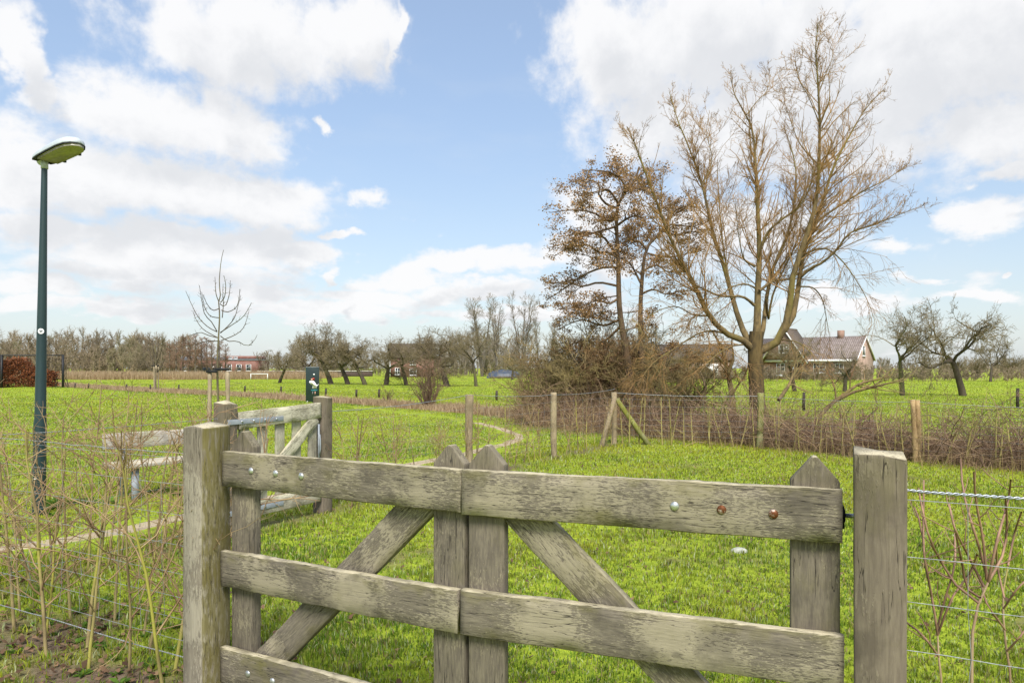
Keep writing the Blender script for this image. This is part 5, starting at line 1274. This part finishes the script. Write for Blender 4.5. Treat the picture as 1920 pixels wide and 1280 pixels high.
# woodland (stuff): one mass of bare trees
def wood_mass(name, spec, label, mat, seed, n1=30, n2=14, thick=1.0):
    global rng
    kr = rng; rng = np.random.default_rng(seed); n = len(spec); spec = np.array(spec); K = 6; t_ = np.linspace(0, 1, K)
    S_ = np.stack([spec[:, 0:1] + np.cumsum(rng.normal(0, .12, (n, K)), 1), spec[:, 1:2] + np.cumsum(rng.normal(0, .12, (n, K)), 1), spec[:, 2:3] * t_[None] * .96], -1)
    R = (spec[:, 2:3] * .016) * (1 - .8 * t_)[None]
    b1, r1 = grow(S_, R, n1, (.12, .98), (40, 12), (.22, .42), .45, 5, .45, .35, .45, .4, .03 * thick)
    b2, r2 = grow(b1, r1, n2, (.1, 1), (38, 14), (.3, .65), .3, 4, .25, .35, .6, .6, .022 * thick)
    o = obj(name, tube_mesh(name, [(S_, R, 5), (b1, r1, 3), (b2, r2, 3)]), mat); rng = kr
    return tag(o, label, 'woodland', kind='stuff')
sp_ = []
for k in range(175):
    x_ = rng.uniform(-70, 375); d = rng.uniform(140, 185); top = np.interp(x_, [-70, 0, 60, 140, 200, 260, 330], [612, 618, 622, 620, 622, 622, 626]) + rng.uniform(0, 24)
    if rng.random() < .4: top += 22
    sp_.append(((x_ - 960) / 1280 * d, d, H + (690 - top) / 1280 * d))
wood_mass('woodland', sp_, 'brown-grey bare woodland along the left horizon', wood_twig, 1, 26, 12, 1.35)
sp_ = [((x_ - 960) / 1280 * d, d, rng.uniform(2.2, 5.0)) for x_, d in zip(rng.uniform(-60, 372, 150), rng.uniform(128, 134, 150))]
wood_mass('undergrowth', sp_, 'lower brown thicket at the foot of the left woodland', wood_twig, 2, 20, 12, 1.35)
sp_ = []
for k in range(250):
    x_ = rng.uniform(440, 1330); d = rng.uniform(132, 180); top = np.interp(x_, [440, 520, 560, 700, 800, 900, 1000, 1330], [668, 660, 640, 650, 640, 625, 632, 650]) + rng.uniform(-4, 24)
    sp_.append(((x_ - 960) / 1280 * d, d, H + (690 - top) / 1280 * d))
wood_mass('thicket', sp_, 'grey-brown bare thicket behind the orchard', far_twig, 3, 22, 10, 1.2)
sp_ = [((x_ - 960) / 1280 * d, d, H + (690 - rng.uniform(668, 690)) / 1280 * d) for x_, d in zip(rng.uniform(1600, 2050, 220), rng.uniform(150, 240, 220))]
wood_mass('hedgerow', sp_, 'low far hedgerow along the right horizon', far_twig, 4, 18, 9, 1.6)
sp_ = [((x_ - 960) / 1280 * d, d, rng.uniform(.7, 1.7)) for x_, d in zip(rng.uniform(1230, 1980, 340), rng.uniform(74, 83, 340))]
wood_mass('scrub', sp_, 'brown scrub along the far edge of the meadow, in front of the farmhouse', wood_twig, 5, 16, 9, .7)
sp_ = [((x_ - 960) / 1280 * d, d, rng.uniform(1.5, 3.4)) for x_, d in zip(rng.uniform(560, 1260, 300), rng.uniform(120, 130, 300))]
wood_mass('field_hedge', sp_, 'low brown hedge along the back of the orchard meadow', wood_twig, 6, 16, 9, .9)

# ------------------------------------------------------------------ buildings
def brick(name, c1, c2, mortar, scale):
    m, t, out = newmat(name); tcn = t.n('ShaderNodeTexCoord'); geo = t.n('ShaderNodeNewGeometry')
    sp = t.n('ShaderNodeSeparateXYZ', {0: tcn.outputs['Object']})
    v = t.xyz(t.m('ADD', sp.outputs[0], sp.outputs[1]), sp.outputs[2], 0)
    b = t.n('ShaderNodeTexBrick', {'Vector': v, 'Color1': (*c1, 1), 'Color2': (*c2, 1), 'Mortar': (*mortar, 1), 'Scale': scale, 'Mortar Size': .012})
    b.inputs['Brick Width'].default_value = .22; b.inputs['Row Height'].default_value = .065
    col = t.mix(t.m('MULTIPLY', t.ss(t.noise(tcn.outputs['Object'], .8, 5), .4, .7), .4), b.outputs[0], tuple(x * .6 for x in c1))
    principled(t, out, col, .9, 0, None); return m
def tiles(name, c1, c2):
    m, t, out = newmat(name); tcn = t.n('ShaderNodeTexCoord')
    b = t.n('ShaderNodeTexBrick', {'Vector': tcn.outputs['UV'], 'Color1': (*c1, 1), 'Color2': (*c2, 1), 'Mortar': (*[x * .35 for x in c1], 1), 'Scale': 1, 'Mortar Size': .03})
    b.inputs['Brick Width'].default_value = .24; b.inputs['Row Height'].default_value = .32; b.offset = 0
    wv = t.n('ShaderNodeTexWave', {'Vector': tcn.outputs['UV'], 'Scale': 1.3, 'Distortion': 0}); 
    col = t.mix(t.m('MULTIPLY', t.ss(t.noise(tcn.outputs['Object'], 1.2, 5), .4, .7), .5), b.outputs[0], tuple(x * .6 for x in c2))
    principled(t, out, col, .75, 0, b.outputs[1], .6, .3, .03); return m
brick_farm = brick('farm_brick', (.24, .105, .07), (.32, .16, .11), (.30, .25, .21), 1)
brick_gable = brick('gable_brick', (.34, .20, .14), (.40, .26, .19), (.36, .3, .26), 1)
brick_red = brick('red_brick', (.22, .07, .05), (.28, .10, .07), (.25, .2, .18), 1)
roof_grey = tiles('grey_brown_tiles', (.22, .175, .155), (.31, .255, .235)); roof_brown = tiles('brown_tiles', (.13, .098, .072), (.17, .13, .098)); thatch = simple('brown_thatch', (.14, .10, .07), (.09, .065, .045), 3, .95, 0, (1, 1, .3), .5)
glass_m, t, out = newmat('window_glass'); principled(t, out, (.02, .025, .03), .08, 0, None, spec=.6)
grey_roof = simple('grey_cladding', (.20, .22, .24), (.16, .18, .2), 2, .6, bstr=.05)

def quad_uv(name, quads, mat, parent, th=.12):
    """roof slabs: each quad (4 corners, lower edge first) gets thickness and metre UVs"""
    V, F, UV = [], [], []
    for q in quads:
        q = np.array(q, float); nn_ = nrm(np.cross(q[1] - q[0], q[3] - q[0])); n0 = len(V)
        V += list(q) + list(q - nn_ * th); e1 = nrm(q[1] - q[0]); e2 = np.cross(nn_, e1)
        for f_ in ((0, 1, 2, 3), (7, 6, 5, 4), (0, 4, 5, 1), (1, 5, 6, 2), (2, 6, 7, 3), (3, 7, 4, 0)):
            F.append([n0 + k for k in f_])
            for k in f_: p = (list(q) + list(q - nn_ * th))[k] - q[0]; UV.append((p @ e1, p @ e2))
    me = mesh_np(name, np.array(V), [np.array(F)]); uv = me.uv_layers.new(name='UVMap'); uv.data.foreach_set('uv', np.array(UV, np.float32).ravel())
    return obj(name, me, mat, parent)
def window(parent, x_, y_, z_, w_, h_, nx=2, nz=2, rz=0, frame=white_m, curtain=False):
    """window in the plane y = y_ facing -y (rz turns it)"""
    M = Matrix.Translation((x_, y_, z_)) @ Matrix.Rotation(rz, 4, 'Z'); f_ = .07; mb = MB()
    mb.box((-w_ / 2, -.05, 0), (-w_ / 2 + f_, .03, h_), M); mb.box((w_ / 2 - f_, -.05, 0), (w_ / 2, .03, h_), M); mb.box((-w_ / 2 + f_, -.05, 0), (w_ / 2 - f_, .03, f_), M); mb.box((-w_ / 2 + f_, -.05, h_ - f_), (w_ / 2 - f_, .03, h_), M)
    for k in range(1, nx): xx = -w_ / 2 + w_ * k / nx; mb.box((xx - .03, -.04, f_), (xx + .03, .02, h_ - f_), M)
    for k in range(1, nz):
        zz = h_ * k / nz
        for q in range(nx): mb.box((-w_ / 2 + w_ * q / nx + (f_ if q == 0 else .03), -.04, zz - .02), (-w_ / 2 + w_ * (q + 1) / nx - (f_ if q == nx - 1 else .03), .02, zz + .02), M)
    o = mb.build('window', frame, parent)
    mb = MB(); mb.box((-w_ / 2 + f_, -.005, f_), (w_ / 2 - f_, .005, h_ - f_), M); mb.build('pane', glass_m, o)
    mb = MB(); mb.box((-w_ / 2 - .06, -.12, -.09), (w_ / 2 + .06, .02, -.002), M); mb.build('sill', frame, o)
    return o

# farmhouse on the right: local x along the front to the right gable, y into depth
hd_ = 84; hx = (1605 - 960) / 1280 * hd_
fh = thing('farmhouse', 'brown brick farmhouse with grey tiled roof and white-framed windows behind the willow', 'house', (hx, hd_, -.1), math.atan2(-.669, .743))
Lh, Wd_, ez, rz_ = 13.0, 7.6, 2.75, 5.55
mb = MB(); mb.box((-Lh, 0, 0), (-.001, Wd_, ez)); mb.build('wall', brick_farm, fh)
mb = MB(); mb.add([(0, 0, 0), (0, Wd_, 0), (0, Wd_, ez), (0, Wd_ / 2, rz_), (0, 0, ez), (-.3, 0, 0), (-.3, Wd_, 0), (-.3, Wd_, ez), (-.3, Wd_ / 2, rz_), (-.3, 0, ez)], [np.array([(0, 1, 2, 3, 4)]), np.array([(9, 8, 7, 6, 5)]), np.array([(4, 3, 8, 9), (3, 2, 7, 8), (0, 4, 9, 5), (1, 6, 7, 2)])])
o = mb.build('gable_wall', brick_gable, fh); o.location = (.02, 0, 0)
ov = .35; sl_ = (rz_ - ez) / (Wd_ / 2)
rf = quad_uv('roof', [[(-Lh, -ov, ez - ov * sl_ + .12), (.18, -ov, ez - ov * sl_ + .12), (.18, Wd_ / 2, rz_ + .12), (-Lh, Wd_ / 2, rz_ + .12)], [(.18, Wd_ + ov, ez - ov * sl_ + .12), (-Lh, Wd_ + ov, ez - ov * sl_ + .12), (-Lh, Wd_ / 2 + .003, rz_ + .12), (.18, Wd_ / 2 + .003, rz_ + .12)]], roof_grey, fh)
mb = MB(); mb.box((-Lh, -ov - .10, ez - .38), (-.3, -ov, ez - .10)); mb.build('gutter', white_m, fh)
mb = MB()
for s_ in (0, 1):
    y0, y1 = (-ov, Wd_ / 2) if s_ == 0 else (Wd_ + ov, Wd_ / 2); mb.tube([(.21, y0, ez - ov * sl_ + .02), (.21, y1, rz_ + .02)], .07, 4)
mb.build('bargeboard', white_m, fh)
window(fh, -4.3, -.02, .95, 1.5, 1.3, 2, 3); window(fh, -1.9, -.02, .95, 1.0, 1.2, 2, 2); window(fh, -9.2, -.02, .6, 1.1, 1.6, 2, 3)
window(fh, .03, Wd_ / 2 - .6, 3.1, 1.1, 1.25, 1, 1, math.pi / 2, white_m)
mb = MB(); mb.box((-7.5, -.06, 0), (-6.4, .02, 2.15)); dd = mb.build('door', simple('dark_door', (.03, .035, .03), (.04, .045, .04), 5, .5), fh)
mb = MB(); mb.box((-6.62, -.12, 1.0), (-6.55, -.062, 1.15)); mb.build('handle', galv, dd)
mb = MB(); mb.box((-7.62, -.07, 0), (-7.505, .03, 2.25)); mb.box((-6.395, -.07, 0), (-6.28, .03, 2.25)); mb.box((-7.505, -.07, 2.155), (-6.395, .03, 2.25)); mb.build('door_frame', white_m, fh)
# cross gable with steep brown roof
gx0, gx1, ga, gy = -11.2, -5.8, 6.7, -.8; gm_ = (gx0 + gx1) / 2
mb = MB(); mb.add([(gx0, gy, ez), (gx1, gy, ez), (gm_, gy, ga), (gx0, 3, ez), (gx1, 3, ez), (gm_, 3, ga)], [np.array([(0, 1, 2), (5, 4, 3)]), np.array([(0, 3, 4, 1), (1, 4, 5, 2), (2, 5, 3, 0)])]); mb.build('front_gable', brick_farm, fh)
quad_uv('front_roof', [[(gx1 + .4, gy - .3, ez - .55), (gx1 + .4, 3.8, ez - .55), (gm_, 3.8, ga + .15), (gm_, gy - .3, ga + .15)], [(gx0 - .4, 3.8, ez - .55), (gx0 - .4, gy - .3, ez - .55), (gm_ - .003, gy - .3, ga + .15), (gm_ - .003, 3.8, ga + .15)]], roof_brown, fh, .2)
mb = MB(); mb.tube([(gx1 + .4, gy - .36, ez - .6), (gm_, gy - .36, ga + .1)], .09, 4); mb.tube([(gx0 - .4, gy - .36, ez - .6), (gm_, gy - .36, ga + .1)], .09, 4); mb.build('gable_trim', white_m, fh)
window(fh, gm_, gy - .02, 3.5, 1.3, 1.1, 2, 2)
mb = MB(); mb.box((-3.2, Wd_ / 2 - .35, rz_ - .3), (-2.5, Wd_ / 2 + .35, rz_ + .9)); mb.build('chimney', brick_farm, fh)
# low outbuilding behind, to the left of the farmhouse
ob = thing('barn', 'low brick barn with brown roof, mostly hidden behind the willow twigs', 'barn', ((1300 - 960) / 1280 * 92, 92, 0), -.2)
mb = MB(); mb.box((-5, 0, 0), (5, 6, 2.6)); mb.build('wall', brick_gable, ob)
quad_uv('roof', [[(-5.3, -.3, 2.5), (5.3, -.3, 2.5), (5.3, 3, 4.8), (-5.3, 3, 4.8)], [(5.3, 6.3, 2.5), (-5.3, 6.3, 2.5), (-5.3, 3.003, 4.8), (5.3, 3.003, 4.8)]], roof_brown, ob)
mb = MB(); mb.box((1.5, -.05, .3), (3.2, .0, 2.0)); mb.build('door', white_m, ob)
# brick house behind the orchard
bd = 112
bh = thing('brick_house', 'dark red brick house with a brown pitched roof behind the orchard trees', 'house', ((772 - 960) / 1280 * bd, bd, 0), .12)
mb = MB(); mb.box((-3.6, 0, 0), (3.6, 7, 3.3)); mb.build('wall', brick_red, bh)
quad_uv('roof', [[(-3.9, -.3, 3.2), (3.9, -.3, 3.2), (3.9, 3.5, 5.6), (-3.9, 3.5, 5.6)], [(3.9, 7.3, 3.2), (-3.9, 7.3, 3.2), (-3.9, 3.503, 5.6), (3.9, 3.503, 5.6)]], roof_brown, bh)
window(bh, .2, -.02, 2.0, 1.0, .9); window(bh, .2, -.02, .3, 1.1, 1.1); window(bh, -2.3, -.02, .4, .8, 1.1)
mb = MB(); mb.tube([(-3.5, -.1, 0), (-3.5, -.1, 3.1)], .08, 6); mb.build('downpipe', white_m, bh)
# office
od = 136
of = thing('office_building', 'flat-roofed red brick building behind the reddish conifers', 'building', ((400 - 960) / 1280 * od, od, 0), .05)
mb = MB(); mb.box((-8.5, 0, 0), (8.2, 9, 3.0)); mb.build('wall', brick_red, of)
mb = MB(); mb.box((-8.6, -.1, 3.002), (8.3, 9.1, 3.25)); rfo = mb.build('roof', grey_roof, of)
mb = MB(); mb.box((2.2, .5, 3.252), (8.0, 8, 3.9)); mb.build('roof_storey', brick_red, of)
mb = MB(); mb.box((-7, 1.5, 3.252), (1.5, 7, 3.75)); mb.build('roof_plant', grey_roof, of)
for x_ in (-7.2, -5.6, -4.0, 3.1, 5.0, 6.9): window(of, x_, -.02, .9, 1.0, 1.3, 1, 2)
for x_ in (3.2, 4.2): window(of, x_, .48, 3.35, .7, .4, 1, 1)
mb = MB(); mb.box((-3.2, -.05, .1), (1.8, -.002, 2.3)); gp = mb.build('entrance_glazing', glass_m, of)
mb = MB()
for k in range(6): mb.box((-3.2 + k * .96, -.10, .1), (-3.08 + k * .96, -.052, 2.3))
mb.build('mullions', white_m, gp)
# low wall with pale coping
wd_ = 119
lw = thing('garden_wall', 'long low dark wall with pale coping along the back of the orchard', 'wall', ((590 - 960) / 1280 * wd_, wd_, 0), .0)
mb = MB(); mb.box((-10, 0, -.2), (10, .3, .85)); mb.build('wall', simple('dark_wall', (.10, .07, .06), (.07, .05, .045), 2, .9), lw)
mb = MB(); mb.box((-10.05, -.08, .852), (10.05, .38, 1.0)); mb.build('coping', simple('pale_coping', (.55, .52, .48), (.45, .42, .4), 3, .8), lw)
# sheet-covered pile
td = 100; tx = (945 - 960) / 1280 * td
tp = thing('covered_pile', 'pile covered with dark blue plastic sheet at the back of the orchard', 'pile', (tx, td, 0))
S = 22; V = []
for i in range(S):
    for j in range(S):
        u_, v_ = i / (S - 1) * 2 - 1, j / (S - 1) * 2 - 1; hgt = max(0, 1 - (abs(u_) ** 2.2 + abs(v_) ** 2.2)) ** .5 if abs(u_) ** 2.2 + abs(v_) ** 2.2 < 1 else 0
        V.append((u_ * 2.6, v_ * 1.4, 1.15 * hgt + .16 * rng.random() * (hgt > 0) - .02))
F = [(i * S + j, (i + 1) * S + j, (i + 1) * S + j + 1, i * S + j + 1) for i in range(S - 1) for j in range(S - 1)]
obj('sheet', mesh_np('sheet', np.array(V), [np.array(F)]), simple('blue_sheet', (.04, .055, .09), (.07, .08, .10), 1.5, .45, bstr=.3), tp)
mb = MB(); mb.tube([(-2.2, -1.3, .1), (2.4, -1.45, .2)], .1, 6); mb.tube([(-1.6, -1.6, .08), (1.2, -1.5, .1)], .09, 6); mb.build('weight_logs', orchard_bark, tp)
# white goal frame
gd = 84
gf = thing('goal_frame', 'small white goal frame standing on the meadow before the reeds', 'goal', ((486 - 960) / 1280 * gd, gd, 0), .1)
mb = MB(); mb.tube([(-1.0, 0, 0), (-1.0, 0, .72)], .04, 8); mb.tube([(1.0, 0, 0), (1.0, 0, .72)], .04, 8); mb.build('posts', white_m, gf)
mb = MB(); mb.tube([(-1.04, 0, .75), (1.04, 0, .75)], .04, 8); mb.build('crossbar', white_m, gf)
# distant lamp right
dl = 110; o = thing('street_lamp', 'thin distant street lamp above the far right trees', 'street lamp', ((1893.5 - 960) / 1280 * dl, dl, 0))
mb = MB(); mb.tube([(0, 0, 0), (0, 0, 5.6)], [.07, .05], 8); mb.build('pole', galv_flat, o)
mb = MB(); mb.tube([(.02, 0, 5.6), (-.25, 0, 5.72), (-.55, 0, 5.70)], [.05, .07, .04], 6); mb.build('lamp_head', lamp_head_m, o)

# ------------------------------------------------------------------ sports fence and beech hedge, left
sfd = 49
sf = thing('mesh_fence', 'tall black mesh fence around the copper hedge at the left edge', 'fence', (0, 0, 0))
xe = (118 - 960) / 1280 * sfd; xw = (-150 - 960) / 1280 * sfd
for px_ in (118, 3, -110):
    X = (px_ - 960) / 1280 * sfd; mb = MB(); mb.box((X - .06, sfd - .06, -.2), (X + .06, sfd + .06, 2.42)); mb.build('post', black_m, sf)
mb = MB(); mb.box((xw, sfd - .04, 2.34), (xe, sfd + .04, 2.415)); mb.build('top_rail', black_m, sf)
mb = MB()
n = int((xe - xw) / .25)
for k in range(n): X = xw + k * .25; mb.tube([(X, sfd, .05), (X, sfd, 2.34)], .0045, 3, False)
for k in range(12): mb.tube([(xw, sfd, .1 + k * .2), (xe, sfd, .1 + k * .2)], .0045, 3, False)
mb.build('mesh_panel', black_m, sf)
bg_ = thing('beech_hedge', 'copper-brown beech hedge keeping its dead leaves, inside the black mesh fence', 'hedge', (0, 0, 0))
hp = []; N = 5200
x = rng.uniform(xw, (106 - 960) / 1280 * 50, N); y = rng.uniform(49.4, 50.3, N); top = .95 + 1.35 * vnoise(x, x * 0, 1.3, 3) + .3 * vnoise(x, y, .5, 4); z = rng.random(N) ** .75 * np.minimum(top, 2.2)
tips = np.stack([x, y, z], -1)
obj('leaves', leaf_cloud('leaves', tips, 5, .13, ((.12, .035, .014), (.36, .13, .05)), .3, .10), leaf_m, bg_)
n = 90; x = rng.uniform(xw, xe - .3, n); S_ = np.stack([np.stack([x, np.full(n, 50.), np.full(n, q * 1.9)], -1) + rng.normal(0, .08, (n, 3)) for q in np.linspace(0, 1, 5)], 1)
obj('stems', tube_mesh('stems', [(S_, np.tile(np.linspace(.025, .01, 5), (n, 1)), 4)]), orchard_bark, bg_)

# ------------------------------------------------------------------ small black field posts along the ditch
fp = [(141, 728, 718), (166, 729, 718), (237, 731, 720), (282, 732, 721), (335, 733, 721), (459, 737, 723), (527, 740, 724), (611, 745, 728), (668, 747, 730), (711, 748, 729), (931, 752, 732)]
mbp = MB(); mbp.tube([(0, 0, -.1), (0, 0, .5), (.01, 0, 1.0)], [.055, .052, .05], 8); mep = mbp.build('field_post', black_m if False else simple('dark_post_wood', (.035, .028, .022), (.06, .05, .04), 6, .9, 0, (4, 4, 1)))
for k, (x_, yb, yt_) in enumerate(fp):
    d = H * 1280 / (yb - 690) * .99; X = (x_ - 960) / 1280 * d; z0 = gz(X, d); hgt = H - (yt_ - 690) * d / 1280 - z0
    o = mep if k == 0 else mep.copy()
    if k: C.objects.link(o)
    o.location = (X, d, z0); o.scale = (1, 1, max(.35, hgt)); o.rotation_euler = (0, .02 * (k % 3 - 1), 0)
    tag(o, 'short dark wooden post in the line along the meadow edge', 'post', 'short dark posts along the meadow edge')
for (x_, yb, yt_, lb) in ((1908, 765, 728, 'dark post with a small crosspiece at the right edge, in the meadow beyond the brambles'), (1262, 762, 735, 'leaning dark post behind the far fence, right of the alders'), (1507, 770, 735, 'thin dark post in the meadow between the willow and the fallen limb')):
    d = H * 1280 / (yb - 690); X = (x_ - 960) / 1280 * d; o = mep.copy(); C.objects.link(o); o.location = (X, d, gz(X, d)); o.scale = (1, 1, H - (yt_ - 690) * d / 1280); o.rotation_euler = (0, -.1 if x_ == 1262 else 0, 0)
    tag(o, lb, 'post', 'single dark meadow posts')
# flat pale stone in the lawn
b_ = P(1386, 1034, H * 1280 / 344); mb = MB(); n = 14
ring = [(.06 * math.cos(q / n * 6.283) * (1 + .2 * math.sin(q * 2.1)), .045 * math.sin(q / n * 6.283) * (1 + .2 * math.cos(q * 1.7))) for q in range(n)]
V = [(a, b, -.01) for a, b in ring] + [(a * .9, b * .9, .022) for a, b in ring] + [(a * .55, b * .55, .032) for a, b in ring]
mb.add(V, [np.array([(i, (i + 1) % n, n + (i + 1) % n, n + i) for i in range(n)] + [(n + i, n + (i + 1) % n, 2 * n + (i + 1) % n, 2 * n + i) for i in range(n)]), np.array([list(range(2 * n, 3 * n))])])
o = mb.build('stone', simple('pale_stone', (.42, .42, .36), (.3, .31, .25), 30, .9), None, smooth=True); o.location = (b_[0], b_[1], gz(b_[0], b_[1]) + .002); tag(o, 'flat pale stone lying in the lawn behind the gate', 'stone')
